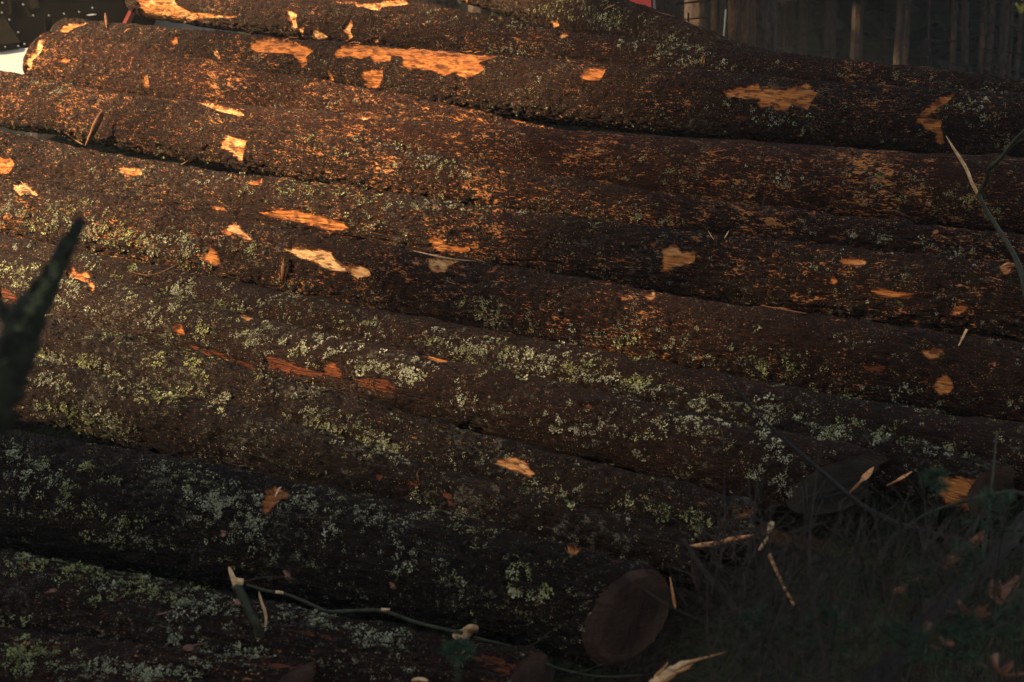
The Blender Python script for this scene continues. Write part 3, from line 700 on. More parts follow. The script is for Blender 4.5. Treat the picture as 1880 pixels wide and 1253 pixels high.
sliver('D', 'splinter', [(228,60,.0),(240,52,.05)], .008, M['orange_wood']); sliver('A', 'splinter', [(1108,18,.0),(1118,13,.04),(1130,8,.05)], .007, M['orange_wood'])
sliver('A', 'bark_strip', [(1205,22,.0),(1225,27,.03),(1240,32,.02)], .006, M['bark_strip']); sliver('A', 'bark_strip', [(1258,38,.0),(1275,46,.03),(1290,54,.02)], .006, M['bark_strip'])
sliver('L', 'splinter', [(1560,905,.08),(1585,880,.1),(1604,858,.07)], .012, M['orange_wood']); sliver('L', 'splinter', [(1628,892,.1),(1648,882,.12),(1674,866,.08)], .009, M['orange_wood'])
sliver('O', 'splinter', [(505,912,.01),(512,898,.03),(517,894,.03)], .004, M['pale_wood']); sliver('O', 'splinter', [(1230,1060,.06),(1236,1095,.06),(1240,1120,.05)], .010, M['orange_wood'])
sliver('N', 'splinter', [(770,892,.0),(766,870,.04),(772,860,.05)], .003, M['bark_strip'])
for q in range(70):   # fibres standing up along the long orange strips
    px = rng.uniform(620, 890); py = 84 + (px - 700) * .085 + rng.uniform(-3, 6)
    if q > 45: px = rng.uniform(465, 570); py = rng.uniform(72, 90)
    if q % 7 == 0: sliver('D', 'splinter', [(px, py, .0), (px + rng.uniform(4, 14), py - rng.uniform(1, 5), .03), (px + rng.uniform(10, 26), py - rng.uniform(0, 6), .035)], .0035, M['orange_wood'])

# ------------------------------------------------------------------ loose pieces lying on the logs
def loose(name, pts, wid, mat, label, cat, group=None, flat=.45, n=7, jit=.12, lift=.02, ends=(.5, .6)):
    P = []
    for (px, py, lf) in pts:
        k, i = hit(px, py); P.append(unproj(px, py, (LOGS[k]['Z'][i] if k else plane_Z(px, py + 90)) - lf - lift))
    Q = spline(P, max(6, 4 * len(P))); t = np.linspace(0, 1, len(Q))
    r = wid * np.interp(t, [0, .15, .85, 1], [ends[0], 1, 1, ends[1]])
    root = Q.mean(0); mb = MB(); mb.tube([q - root for q in Q], list(r), n=n, jit=jit, flat=flat)
    o = mb.build(name, mat); o.location = root
    return tag(o, label, cat, group)
loose('wood_chip', [(838,1172,.0),(855,1162,.02),(872,1150,.0)], .022, M['pale_wood'], 'blocky pale wood chip lying at the end of the long green twig', 'wood chip')
loose('wood_chip', [(838,1205,.0),(850,1200,.01),(860,1203,.0)], .017, M['orange_wood'], 'short orange wood chip just below the blocky pale chip', 'wood chip')
loose('wood_chip', [(757,1250,.0),(770,1247,.01),(785,1250,.0)], .012, M['pale_wood'], 'small pale wood chip at the very bottom edge below the twig', 'wood chip')
loose('dead_leaf', [(340,1194,.0),(352,1188,.02),(372,1182,.01)], .016, M['leaf'], 'curled orange brown leaf on the mossy bottom log', 'leaf', flat=.25)
loose('dead_leaf', [(288,1129,.0),(298,1127,.01),(308,1124,.01)], .010, M['leaf'], 'small red brown leaf on the mossy log between lichen tufts', 'leaf', flat=.25)
loose('dead_leaf', [(428,1114,.0),(438,1108,.01),(446,1102,.01)], .011, M['leaf'], 'red brown leaf beside the broken green branch', 'leaf', flat=.25)
loose('dead_leaf', [(84,1090,.0),(94,1086,.01),(102,1082,.01)], .010, M['leaf'], 'thin brown leaf on the grey back of the mossy log', 'leaf', flat=.25)
loose('dead_leaf', [(407,974,.0),(411,980,.01),(408,986,.01)], .009, M['leaf'], 'small red leaf stuck on the front of the thick dark log', 'leaf', flat=.3)
loose('dead_leaf', [(524,1048,.01),(529,1056,.03),(528,1064,.02)], .013, M['leaf'], 'brown leaf hanging in the dark gap above the green twig', 'leaf', flat=.3)
loose('dead_leaf', [(718,1070,.01),(722,1076,.02),(721,1081,.02)], .010, M['leaf'], 'lone brown leaf low on the thick dark log right of the gap', 'leaf', flat=.3)
loose('wood_chip', [(1452,568,.0),(1400,562,.0),(1480,576,.0)], .010, M['bark_strip'], 'dull flat bark scrap in the dark gap below the furrowed log', 'bark scrap', flat=.3)

# broken green branch, its pale blade and the long twig beside it
k, i = hit(470, 1130); ZB = LOGS[k]['Z'][i]
def bp(px, py, dz=0.0): return unproj(px, py, ZB - .10 - dz)
root = empty('broken_branch', Vector(bp(480, 1180)), 'stout broken green branch with a torn pale tip and a pale blade, bottom left', 'branch')
mb = MB(); Q = spline([bp(432,1074), bp(446,1098), bp(460,1125), bp(472,1150), bp(486,1200, -.06)], 16); mb.tube(Q, [.013] * 16, 9, jit=.2); mb.build('stem', M['green_stem'], root)
mb = MB(); mb.tube(spline([bp(420,1041), bp(426,1056), bp(436,1078)], 8), [.002, .004, .006, .007, .008, .009, .010, .011], 6, jit=.2); mb.tube([bp(428,1068), bp(446,1070)], [.012, .011], 6, jit=.25); mb.build('splintered_tip', M['pale_wood'], root)
mb = MB(); mb.tube(spline([bp(475,1086), bp(480,1105), bp(488,1130), bp(487,1158)], 12), list(np.interp(np.linspace(0, 1, 12), [0, .15, .6, 1], [.002, .008, .011, .007])), 6, jit=.08, flat=.4); mb.build('pale_blade', M['pale_wood'], root)
def twig(pts, rad, mat, label, name='twig', Z=None, cat='twig', n=7, group=None, sub=()):
    P = [unproj(px, py, (Z if Z else ZB - .12) + dz) for (px, py, dz) in pts]
    Q = spline(P, 6 * len(P)); r = np.linspace(rad[0], rad[1], len(Q)); root = np.array(Q[0])
    if not sub:
        mb = MB(); mb.tube([q - root for q in Q], list(r), n, jit=.10); o = mb.build(name, mat); o.location = root
        return tag(o, label, cat, group)
    e = empty(name, Vector(root), label, cat, group)
    mb = MB(); mb.tube(Q, list(r), n, jit=.10); mb.build('stem', mat, e)
    for (nm, sp, sr, sm) in sub:
        P2 = [unproj(px, py, (Z if Z else ZB - .12) + dz) for (px, py, dz) in sp]
        mb = MB(); Q2 = spline(P2, 6 * len(P2)); mb.tube(Q2, list(np.linspace(sr[0], sr[1], len(Q2))), n, jit=.10); mb.build(nm, sm, e)
    return e
twig([(452,1074,.0),(490,1085,.0),(520,1090,0),(560,1105,.0),(600,1122,0),(640,1122,0),(700,1122,0),(760,1142,0),(800,1152,0),(850,1163,0)], (.0042,.0060), M['green_stem'],
     'long wavy green twig lying along the foot of the thick dark log', sub=(('scar', [(506,1087,-.012),(520,1089,-.012)], (.0052,.004), M['pale_wood']), ('scar', [(700,1120,-.012),(716,1119,-.012)], (.0050,.003), M['pale_wood'])))
twig([(450,1068,0),(480,1061,0),(520,1060,0),(548,1068,0)], (.0022,.0018), M['twig_brown'], 'thin arched brown twig springing from the broken green branch')
twig([(870,1170,.0),(950,1192,0),(1010,1222,0),(1070,1238,0),(1120,1243,0),(1180,1240,0)], (.004,.0035), M['green_stem'], 'thin green twig sagging below the sawn face of the thick front log',
     sub=(('side_shoot', [(955,1194,0),(985,1180,0),(1010,1160,-.02)], (.002,.001), M['green_stem']), ('side_shoot', [(1060,1234,0),(1090,1226,0),(1110,1218,0)], (.002,.001), M['green_stem'])))
twig([(470,1160,0),(500,1149,0),(530,1150,0)], (.002,.0012), M['twig_brown'], 'short thread-thin twig on the rusty bark below the long green twig')
twig([(480,1185,.05),(560,1205,.0),(640,1222,0),(700,1218,0),(790,1195,0)], (.011,.010), M['mossy'], 'mossy dark stick across the bottom edge under the long green twig')
twig([(930,1300,-.1),(760,1230,-.08),(800,1200,-.06),(850,1175,-.04)], (.013,.009), M['mossy'], 'crooked mossy stick rising from the bottom edge to the blocky pale chip')

# ------------------------------------------------------------------ the parked machine behind the top left of the pile
ZM = 12.5
def mp(px, py, dz=0): return unproj(px, py, ZM + dz)
def slab(poly, dz0, dz1, name, mat, parent):
    """a plate with the given photo outline at its own distance and a real thickness"""
    n = len(poly); v = [mp(x, y, dz0) for x, y in poly] + [mp(x, y, dz0) + (dz1 - dz0) * np.array((0, 1, 0)) for x, y in poly]
    f = [tuple(range(n)), tuple(range(n, 2 * n))[::-1]] + [(k, k + n, (k + 1) % n + n, (k + 1) % n) for k in range(n)]
    mb = MB(); mb.add(v, [q[::-1] for q in f]); return mb.build(name, mat, parent, smooth=False)
root = empty('forest_machine', Vector((-4.3, 12.6, 0)), 'parked machine with a black riveted body over a white lower panel, top left', 'machine')
slab([(-120,-160),(262,-160),(246,0),(224,44),(200,70),(60,84),(0,90),(-120,98)], 0, 1.6, 'body', M['machine'], root)
slab([(-120,100),(-120,92),(0,84),(36,80),(34,90),(0,95)], -.05, .0, 'sill', M['machine'], root)
slab([(-40,40),(10,34),(38,78),(0,82),(-40,84)], -.03, .0, 'side_panel', M['machine_rust'], root)
slab([(52,0),(70,-6),(72,14),(56,18)], -.02, .0, 'side_panel', M['machine_rust'], root)
slab([(-120,100),(-2,91.5),(140,84),(140,165),(-120,165)], -.03, .5, 'white_panel', M['white'], root)
slab([(262,-160),(268,-160),(252,0),(230,46),(224,44),(246,0)], -.04, .1, 'red_trim', M['dark_red'], root)
slab([(246,-160),(420,-160),(420,60),(222,60)], 1.0, 1.4, 'grey_panel', M['grey'], root)
slab([(158,28),(166,26.2),(176,26),(174,27.6),(162,29)], -.03, .0, 'highlight_slit', M['steel'], root)  # pale sliver standing in for a bright highlight on the body
slab([(80,34),(82,34),(84,82),(81,82)], -.03, .0, 'rib', M['machine_rust'], root); slab([(96,36),(98,36),(99,80),(97,80)], -.03, .0, 'rib', M['machine_rust'], root)
slab([(8,-40),(12,-40),(22,26),(17,28)], -.04, .0, 'rib', M['machine_rust'], root); slab([(44,12),(46,10),(56,30),(53,30)], -.02, .0, 'rib', M['machine_rust'], root)
for (x, y) in [(5,6),(4,24),(18,37),(34,60),(45.5,81.5),(34.5,85.5),(10.5,87),(43,9),(61.5,29.5),(90,29),(118,26),(145.5,22.5),(170,15)]:
    mb = MB(); c = mp(x, y, -.04); mb.tube([c, c + np.array((0, -.012, .002)), c + np.array((0, -.018, .003))], [.0072, .0065, .003], 8); mb.build('rivet', M['white'], root)
ZR = 13.5
# red thing and stakes behind the askew mossy log
def panel(px0, px1, py0, py1, Z, thick, name, mat, label, cat, skew=0, group=None, parts=()):
    e = empty(name, Vector(unproj((px0 + px1) / 2, 260, Z + thick)), label, cat, group)
    return e
ZMsave = ZM; ZM = ZR
root = empty('red_machine', Vector((1.2, 14, 0)), 'bright red machine with a pale edge strip seen behind the askew topmost log', 'machine')
slab([(1090,-160),(1180,-160),(1197,18),(1194,60),(1090,60)], 0, .8, 'red_panel', M['red'], root)
slab([(1181,-160),(1196,-160),(1204,22),(1204,60),(1195,60),(1198,18)], .05, .7, 'frame', M['machine'], root)
slab([(1186,-160),(1190,-160),(1204,20),(1204,60),(1201,60),(1201,20)], -.04, .04, 'edge_strip', M['grey'], root)
ZM = ZMsave
def round_post(px0, px1, ytop, Z, mat, name, label, cat, group=None, lean=0, nk=8):
    cx = (px0 + px1) / 2; r = (px1 - px0) / 2 * Z / F
    base = unproj(cx + lean, 200, Z); top = unproj(cx, ytop, Z)
    d = (base - top) / (base - top)[2] if abs((base - top)[2]) > 1e-6 else np.array((0, 0, 1))
    gz = float(ground_z(base[0], base[1])) - .15
    base = base + d * (gz - base[2])
    Q = [base + (top - base) * t for t in np.linspace(0, 1, 14)]
    mb = MB(); mb.tube([q - base for q in Q], [r * (1.1 - .1 * t) for t in np.linspace(0, 1, 14)], 12, jit=.06)
    o = mb.build(name, mat); o.location = base
    return tag(o, label, cat, group)
round_post(1306,1320,-160,13.2,M['post'],'wooden_post','thin dull wooden post, leftmost of the three behind the mossy log','post','wooden posts behind the pile')
round_post(1337,1360,-160,13.0,M['post'],'wooden_post','widest brown wooden post, between the two thinner ones','post','wooden posts behind the pile')
round_post(1371,1387,-160,12.8,M['post'],'wooden_post','sunlit flayed wooden post nearest the dark forest','post','wooden posts behind the pile')
round_post(1331,1334,18,12.5,M['grey'],'thin_stake','thin grey stake leaning beside the widest wooden post','stake',lean=-14)
def rail(pts, r, mat, label):
    P = [unproj(x, y, z) for x, y, z in pts]; mb = MB(); mb.tube([p - P[0] for p in P], r, 6); o = mb.build('thin_rail', mat); o.location = P[0]
    return tag(o, label, 'rail')
rail([(1240,8,14),(1312,0,13.3)], .008, M['twig_brown'], 'upper thin rail between the red panel and the posts')
rail([(1240,38,14),(1318,30,13.3)], .008, M['twig_brown'], 'lower thin rail reaching the leftmost wooden post')
round_post(1262,1266,24,13.6,M['twig_brown'],'thin_stake','short reddish stake under the lower thin rail','stake')

# ------------------------------------------------------------------ conifers
def leaf_quads(c, size, flat=0.4, asp=.35):
    n = len(c)
    a = rng.normal(size=(n, 3)); a[:, 2] *= flat; a /= np.linalg.norm(a, axis=1)[:, None]
    b = np.cross(a, rng.normal(size=(n, 3))); b /= np.linalg.norm(b, axis=1)[:, None]
    s = size * rng.uniform(.5, 1.3, n)[:, None]
    return np.stack([c - a * s, c + b * s * asp, c + a * s, c - b * s * asp], 1).reshape(-1, 3)
def conifer_parts(h, r, crown0, nleaf, leaf, trunk_r, seed, nb=70, gap=.3):
    rs = np.random.default_rng(seed); mb = MB()
    mb.tube([(0, 0, -.2), (0.02, 0, h * .3), (0, .03, h * .7), (0, 0, h)], [trunk_r * 1.25, trunk_r, trunk_r * .6, .02], 10, jit=.06)
    tr = (mb.v, mb.f)
    bz = rs.uniform(crown0, 1, nb) * h; ba = rs.uniform(0, 2 * np.pi, nb)
    bl = r * np.clip((h - bz) / (h * (1 - crown0)), .05, 1) ** .8 * rs.uniform(.6, 1.1, nb)
    k = rs.integers(0, nb, nleaf); t = np.sqrt(rs.uniform(0.02, 1, nleaf)); lat = rs.normal(0, .13, nleaf) * bl[k] * (.3 + t)
    x = np.cos(ba[k]) * bl[k] * t - np.sin(ba[k]) * lat; y = np.sin(ba[k]) * bl[k] * t + np.cos(ba[k]) * lat
    z = bz[k] - .28 * bl[k] * t + rs.normal(0, .05, nleaf) * (1 + h * .05)
    lv = leaf_quads(np.stack([x, y, z], -1), leaf)
    br = MB()
    for q in range(nb):
        e = Vector((math.cos(ba[q]) * bl[q], math.sin(ba[q]) * bl[q], bz[q] - .28 * bl[q]))
        br.tube([(0, 0, bz[q]), e * .55 + Vector((0, 0, bz[q] * .45 + .05)), e], [.03, .018, .006], 4, cap=False)
    return tr, (br.v, br.f), lv
def conifer(loc, parts, label, group, rz=0, sc=1.0):
    e = empty('conifer', Vector(loc), label, 'tree', group, rz); e.scale = (sc,) * 3
    for nm, me in parts:
        o = bpy.data.objects.new(nm, me); COL.objects.link(o); o.parent = e
    return e
def conifer_meshes(tr, br, lv):
    m1 = bpy.data.meshes.new('trunk'); m1.from_pydata(tr[0], [], tr[1]); m1.materials.append(M['trunk'])
    m2 = bpy.data.meshes.new('branches'); m2.from_pydata(br[0], [], br[1]); m2.materials.append(M['trunk'])
    m3 = np_mesh('crown', lv, np.arange(len(lv)).reshape(-1, 4), False); m3.materials.append(M['needle'])
    return [('trunk', m1), ('branches', m2), ('crown', m3)]
# trees on the sunny side, outside the frame, whose shade lies over the right and the foot of the pile
sh = np.array((sun_dir.x, sun_dir.y)); sh /= np.linalg.norm(sh); pr = np.array((-sh[1], sh[0]))   # pr: to the right seen from the sun side
SHADE = conifer_meshes(*conifer_parts(21, 2.9, .10, 22000, .2, .17, 5, nb=130))
SHADE_HIGH = conifer_meshes(*conifer_parts(20, 3.0, .565, 15000, .17, .07, 6, nb=100))  # unseen; crown height and thin trunk shaped to grade the shade
SHADE_LOWER = conifer_meshes(*conifer_parts(19, 2.5, .487, 13000, .17, .07, 9, nb=100))  # unseen; lower crown added to darken the right-hand logs
SHADE_BACK = conifer_meshes(*conifer_parts(17, 3.0, .42, 9000, .26, .17, 8, nb=80))  # unseen; added to shade the forest edge and the posts
EDGE = np.array((-2.1, 4.8))
right = pr
sp = [(1.35, 18.5, SHADE), (2.7, 16, SHADE), (4.6, 18, SHADE), (6.4, 16, SHADE), (8.6, 17, SHADE), (10.9, 16, SHADE), (13.2, 17, SHADE)]
words = ['nearest the lit gap', 'second from the lit gap', 'third from the lit gap', 'fourth from the lit gap', 'fifth from the lit gap', 'sixth from the lit gap', 'farthest from the lit gap']
for (p, dist, ms), wd_ in zip(sp, words):
    q = EDGE + sh * dist + right * p
    conifer((q[0], q[1], float(ground_z(q[0], q[1]))), ms, 'spruce on the sunny side outside the frame, ' + wd_, 'spruces on the sunny side', rz=p, sc=1.0)
for (p, dist, ms), wd_ in zip([(-.6, 13.0, SHADE_HIGH), (-3.1, 10.2, SHADE_HIGH), (.6, 10.8, SHADE_LOWER)], ['left of the lit gap', 'farther left of the lit gap', 'right beside the lit gap']):
    q = EDGE + sh * dist + right * p
    conifer((q[0], q[1], float(ground_z(q[0], q[1]))), ms, 'unseen tall spruce shaped to shade the pile, ' + wd_, 'unseen shade spruces on the sunny side', rz=p)
for j, (x, y) in enumerate([(1.6, 15.5), (-.8, 16.5), (.6, 19), (2.6, 20.5), (-2, 20), (2.3, 13.6), (-.5, 23), (1.5, 25), (-2, 27), (-4, 30), (0, 33), (2.0, 27), (1.2, 30), (-6, 26), (-6.3, 9.9), (-7.6, 12.4)]):
    conifer((x, y, float(ground_z(x, y))), SHADE_BACK, 'unseen spruce added to shade the forest edge behind the pile', 'unseen spruces added for shade', rz=j * 1.7)

# ------------------------------------------------------------------ the dark forest behind the pile, top right
def forest_tree(px, Z, wpx, seed, label, mat=None, lean=0.0):
    rs = np.random.default_rng(seed)
    p = unproj(px, 110, Z); gz = float(ground_z(p[0], p[1])); r = wpx / 2 * Z / F
    H = rs.uniform(12, 17)
    e = empty('spruce', Vector((p[0], p[1], gz)), label, 'tree', 'spruce trunks of the dark forest')
    zs = np.concatenate([np.linspace(-.2, 4.5, 26), np.linspace(5.5, H, 6)])
    mb = MB(); mb.tube([(lean * (z - 1.4) + .012 * math.sin(z * 2 + seed), .01 * math.cos(z * 3), z) for z in zs],
                       [max(.012, r * (1.12 - z / H)) for z in zs], 10, jit=.09)
    me = bpy.data.meshes.new('trunk'); me.from_pydata(mb.v, [], mb.f); me.materials.append(M['trunk'])
    o = bpy.data.objects.new('trunk', me); COL.objects.link(o); o.parent = e
    br = MB()
    for q in range(rs.integers(14, 26)):
        z = rs.uniform(.4, 4.2); a = rs.uniform(0, 6.28); l = rs.uniform(.3, 1.5); dz = rs.uniform(-.45, .25) * l
        m_ = Vector((math.cos(a) * l * .5, math.sin(a) * l * .5, z + dz * .35)); t_ = Vector((math.cos(a + rs.uniform(-.3, .3)) * l, math.sin(a) * l, z + dz))
        br.tube([(0, 0, z), m_, t_], [.011, .007, .003], 4, cap=False)
    me = bpy.data.meshes.new('dead_branches'); me.from_pydata(br.v, [], br.f); me.materials.append(M['twig'])
    o = bpy.data.objects.new('dead_branches', me); COL.objects.link(o); o.parent = e; tag(o, kind='stuff')
    k = 900; t = rs.uniform(0, 1, k); a = rs.uniform(0, 6.28, k); rr = 1.9 * (1 - t * .85) * np.sqrt(rs.uniform(0, 1, k))
    lv = leaf_quads(np.stack([np.cos(a) * rr, np.sin(a) * rr, 5 + t * (H - 5)], -1), .42)
    me = np_mesh('crown', lv, np.arange(len(lv)).reshape(-1, 4), False); me.materials.append(M['needle'])
    o = bpy.data.objects.new('crown', me); COL.objects.link(o); o.parent = e
FT = [(1527,21,14,'slim grey trunk standing alone right of the posts'),(1649,19,16,'thick dull trunk left of the thin leaning stem'),(1662,22,9,'thin trunk touching the right side of the thick dull one'),
      (1702,24,5,'thinnest pole-like trunk in the dark forest'),(1748,18,11,'straight red brown trunk left of the brightest one'),(1778,17,13,'brightest warm brown trunk of the dark forest'),
      (1804,19,9,'slim trunk between the brightest trunk and the broad grey one'),(1816,21,12,'broad greyish trunk behind the slim one'),(1842,16,9,'sunlit slender trunk nearest the right edge'),(1852,17,7,'thin dark trunk pressed against the sunlit slender one'),
      (1402,26,9,'faint trunk just right of the flayed post'),(1455,30,9,'faint trunk deep in the gap left of the lone slim trunk'),(1580,28,9,'faint trunk midway between the lone and the thick trunk'),(1735,30,8,'faint far trunk behind the red brown one'),(1868,26,9,'faint trunk at the very right edge')]
for j, (px, Z, wp, lb) in enumerate(FT): forest_tree(px, Z, wp, 100 + j, lb, lean=-.035 if px == 1778 else 0.0)
# the wood behind them reads as one dark mass
def wood_mass():
    V = []; f = []
    mb = MB(); rs = np.random.default_rng(77)
    for q in range(260):
        y = rs.uniform(27, 48); x = rs.uniform(-.42, .55) * y
        z0 = float(ground_z(x, y)); r = rs.uniform(.06, .16)
        mb.tube([(x, y, z0 - .3), (x + rs.uniform(-.1, .1), y, z0 + 14)], [r, r * .5], 6, cap=False)
    lv = []
    n = 52000; y = rs.uniform(30, 50, n); x = rs.uniform(-.44, .56, n) * y; z = rs.uniform(-.2, 15, n) ** 1.0
    lv = leaf_quads(np.stack([x, y, z + ground_z(x, y)], -1), .6)
    base = len(mb.v); v = np.array(mb.v + [tuple(q) for q in lv]); qf = [tuple(q) for q in mb.f]
    qf += [tuple(q) for q in (np.arange(len(lv)).reshape(-1, 4) + base)]
    me = np_mesh('far_wood', v, np.array(qf), False); me.materials.append(M['needle']); me.materials.append(M['trunk'])
    me.polygons.foreach_set('material_index', np.r_[np.ones(len(mb.f), np.int32), np.zeros(len(lv) // 4, np.int32)])
    return me
tag(link('far_wood', wood_mass(), M['needle']), 'dark mass of close-standing conifers behind the single trunks', 'forest', kind='stuff')
mb_c = leaf_quads(np.array([unproj(1876 + rng.normal(0, 7), 14 + rng.normal(0, 5), 15.5 + rng.normal(0, .05)) for q in range(46)]), .022, 1, .6)
tag(link('leaf_spray', np_mesh('leaf_spray', mb_c, np.arange(len(mb_c)).reshape(-1, 4), False), M['yellow_leaf']), 'yellow green leaf spray at the top right corner', 'foliage', kind='stuff')

# ------------------------------------------------------------------ foreground right: undergrowth
def gp(px, py, Z): return unproj(px, py, Z)
# broken sapling with the pale split tip
e = empty('broken_sapling', Vector(gp(1890, 700, 5.0)), 'broken dark green sapling with a long pale split tip at the right', 'sapling')
def tube_px(pts, rad, mat, name, parent, n=8, jit=.08, flat=1.0):
    Q = spline([gp(*p) for p in pts], 6 * len(pts)); mb = MB(); mb.tube(Q, list(np.interp(np.linspace(0, 1, len(Q)), np.linspace(0, 1, len(rad)), rad)), n, jit=jit, flat=flat)
    return mb.build(name, mat, parent)
tube_px([(1795,352,5.1),(1810,385,5.08),(1835,425,5.05),(1862,470,5.0),(1880,520,4.95),(1905,640,4.8),(1925,800,4.6)], (.0065,.008,.0095,.012,.014), M['green_stem'], 'stem', e)
tube_px([(1737,250,5.15),(1752,275,5.13),(1772,306,5.12),(1784,335,5.1),(1795,356,5.1)], (.002,.009,.012,.011,.010), M['pale_wood'], 'split_tip', e, flat=.5)
tube_px([(1797,356,5.1),(1812,330,5.05),(1815,312,5.0),(1838,290,4.95),(1860,262,4.9),(1890,232,4.85)], (.010,.009,.008,.007,.006), M['green_stem'], 'branch', e)
tube_px([(1843,276,4.94),(1862,264,4.9),(1890,252,4.88)], (.006,.005,.004), M['green_stem'], 'branch', e)
tube_px([(1812,318,5.0),(1790,300,5.0),(1770,288,5.05)], (.004,.003,.002), M['twig'], 'branch', e)
tube_px([(1737,250,5.15),(1728,228,5.15),(1720,214,5.15)], (.0015,.0012,.001), M['twig'], 'thread', e)
# named sticks
def stick(pts, rad, mat, label, name='stick', cat='stick', group=None, n=8, jit=.1):
    Q = spline([gp(*p) for p in pts], 6 * len(pts)); base = Q[0].copy(); mb = MB()
    mb.tube([q - base for q in Q], list(np.interp(np.linspace(0, 1, len(Q)), np.linspace(0, 1, len(rad)), rad)), n, jit=jit)
    o = mb.build(name, mat); o.location = base
    return tag(o, label, cat, group)
stick([(1330,685,3.75),(1400,770,3.72),(1500,860,3.7),(1600,940,3.7),(1720,985,3.7),(1900,1010,3.7)], (.003,.005,.007,.010,.012), M['twig'], 'long black stick slanting across the right foreground from the lichen band')
stick([(1560,1290,2.9),(1640,1220,3.0),(1700,1150,3.1),(1760,1090,3.2),(1830,1020,3.3),(1900,930,3.4)], (.026,.026,.024,.02,.016), M['twig'], 'thick blackish bough leaning through the right foreground')
stick([(1640,1090,3.5),(1700,1060,3.5),(1750,1025,3.5),(1810,980,3.5)], (.008,.012,.012,.010), M['bark_strip'], 'lichen flecked pale stick beside the thick blackish bough')
stick([(1255,990,3.7),(1290,1045,3.65),(1340,1105,3.6),(1370,1160,3.55)], (.005,.007,.009,.010), M['twig_brown'], 'brown stick leaning on the pale splinter in front of the sawn log')
stick([(1412,1018,3.6),(1435,1070,3.55),(1460,1115,3.5)], (.005,.004,.003), M['orange_wood'], 'short bare orange stick among the dark twigs')
stick([(1394,1010,3.7),(1410,985,3.72),(1416,960,3.74)], (.004,.004,.009), M['pale_wood'], 'small pale hooked twig above the bare orange stick')
e = empty('torn_stick', Vector(gp(1193, 1262, 3.2)), 'pale torn stick end at the bottom edge below the sawn log', 'stick')
tube_px([(1190,1268,3.2),(1215,1245,3.2),(1250,1222,3.2),(1268,1214,3.2)], (.014,.018,.012,.003), M['pale_wood'], 'stem', e, n=10, jit=.3, flat=.7)
for sp_ in ([(1200,1262,3.19),(1235,1240,3.18),(1268,1226,3.19)], [(1235,1228,3.2),(1275,1213,3.2),(1335,1197,3.24)], [(1205,1240,3.19),(1220,1226,3.18),(1226,1216,3.18)], [(1240,1236,3.18),(1258,1228,3.18),(1272,1219,3.18)]):
    tube_px(sp_, (.006,.005,.001), M['orange_wood'], 'splinter', e, n=6, jit=.35, flat=.5)
stick([(1580,775,3.6),(1590,800,3.6),(1600,825,3.6)], (.002,.003,.002), M['twig_brown'], 'short brown twig crossing the green lichen band')
stick([(1775,605,4.6),(1760,635,4.6)], (.004,.002), M['pale_wood'], 'short pale twig sticking up above the two small orange wounds')
stick([(1880,908,3.3),(1850,904,3.3),(1780,918,3.32),(1700,945,3.35),(1640,985,3.4)], (.006,.005,.004,.003,.002), M['green_stem'], 'thin arching yellowish bramble at the right edge')
stick([(1830,795,3.4),(1822,880,3.35),(1812,960,3.3),(1800,1060,3.25)], (.002,.003,.004,.005), M['green_stem'], 'upright green stem in front of the dark red sawn face')
stick([(1880,1115,2.9),(1850,1125,2.95),(1800,1160,3.0),(1760,1200,3.0)], (.006,.008,.009,.010), M['twig'], 'dark stick above the large brown leaves')
# upright thin twigs, each a thing of its own
places = [1432,1446,1462,1478,1495,1512,1530,1548,1563,1580,1598,1617,1637,1655,1672,1690,1708,1727,1745,1765,1786,1310,1340,1365,1388,1408,1840,1862]
where = ['before the slanted grey cut', 'beside the slanted grey cut', 'between the slanted grey cut and the orange wound', 'below the orange wound', 'near the sawn front log', 'near the right edge']
for j, px in enumerate(places):
    rs = np.random.default_rng(300 + j); Z = rs.uniform(2.9, 3.7); x1 = px + rs.normal(0, 45); y1 = rs.uniform(800, 1010); y0 = 1275
    mid = ((px + x1) / 2 + rs.normal(0, 14), (y0 + y1) / 2, Z)
    kind = 0 if px < 1560 and px > 1425 else 1 if 1560 <= px < 1640 else 2 if 1640 <= px < 1720 else 3 if 1720 <= px < 1800 else 5 if px >= 1800 else 4
    r0 = rs.uniform(.0018, .0045)
    P = [gp(px, y0, Z - .1), gp(*mid), gp(x1, y1, Z + .1)]
    Q = spline(P, 16); base = Q[0].copy(); e = empty('upright_twig', Vector(base), 'thin bare upright twig ' + where[kind], 'twig', 'upright twigs ' + where[kind])
    mb = MB(); mb.tube(Q, list(np.linspace(r0, .0012, 16)), 6, jit=.1); mb.build('stem', M['twig' if j % 3 else 'twig_brown'], e)
    for q in range(rs.integers(1, 4)):
        a = Q[rs.integers(5, 14)]; b = a + np.array((rs.normal(0, .08), rs.normal(0, .05), rs.uniform(.04, .14)))
        mb = MB(); mb.tube([a, (a + b) / 2 + rs.normal(0, .01, 3), b], [.0022, .0016, .0008], 5); mb.build('side_shoot', M['twig'], e)
def tangle():
    rs = np.random.default_rng(901); mb = MB()
    for q in range(800):
        px = rs.uniform(1290, 1890); py = rs.uniform(960, 1290); Z = rs.uniform(2.6, 3.8); a = rs.normal(1.35, .55) * rs.choice((-1, 1)); l = rs.uniform(40, 210)
        dx, dy = math.cos(a) * l, -abs(math.sin(a)) * l * rs.uniform(.5, 1)
        if py + dy < 840 + rs.uniform(0, 90): continue
        P = [gp(px, py, Z), gp(px + dx * .5 + rs.normal(0, 12), py + dy * .5 + rs.normal(0, 12), Z + rs.normal(0, .05)), gp(px + dx, py + dy, Z + rs.normal(0, .1))]
        Q = spline(P, 9); mb.tube(Q, list(np.linspace(rs.uniform(.0008, .0024), .0006, 9)), 4, cap=False)
    return mb.build('brush', M['brush'])
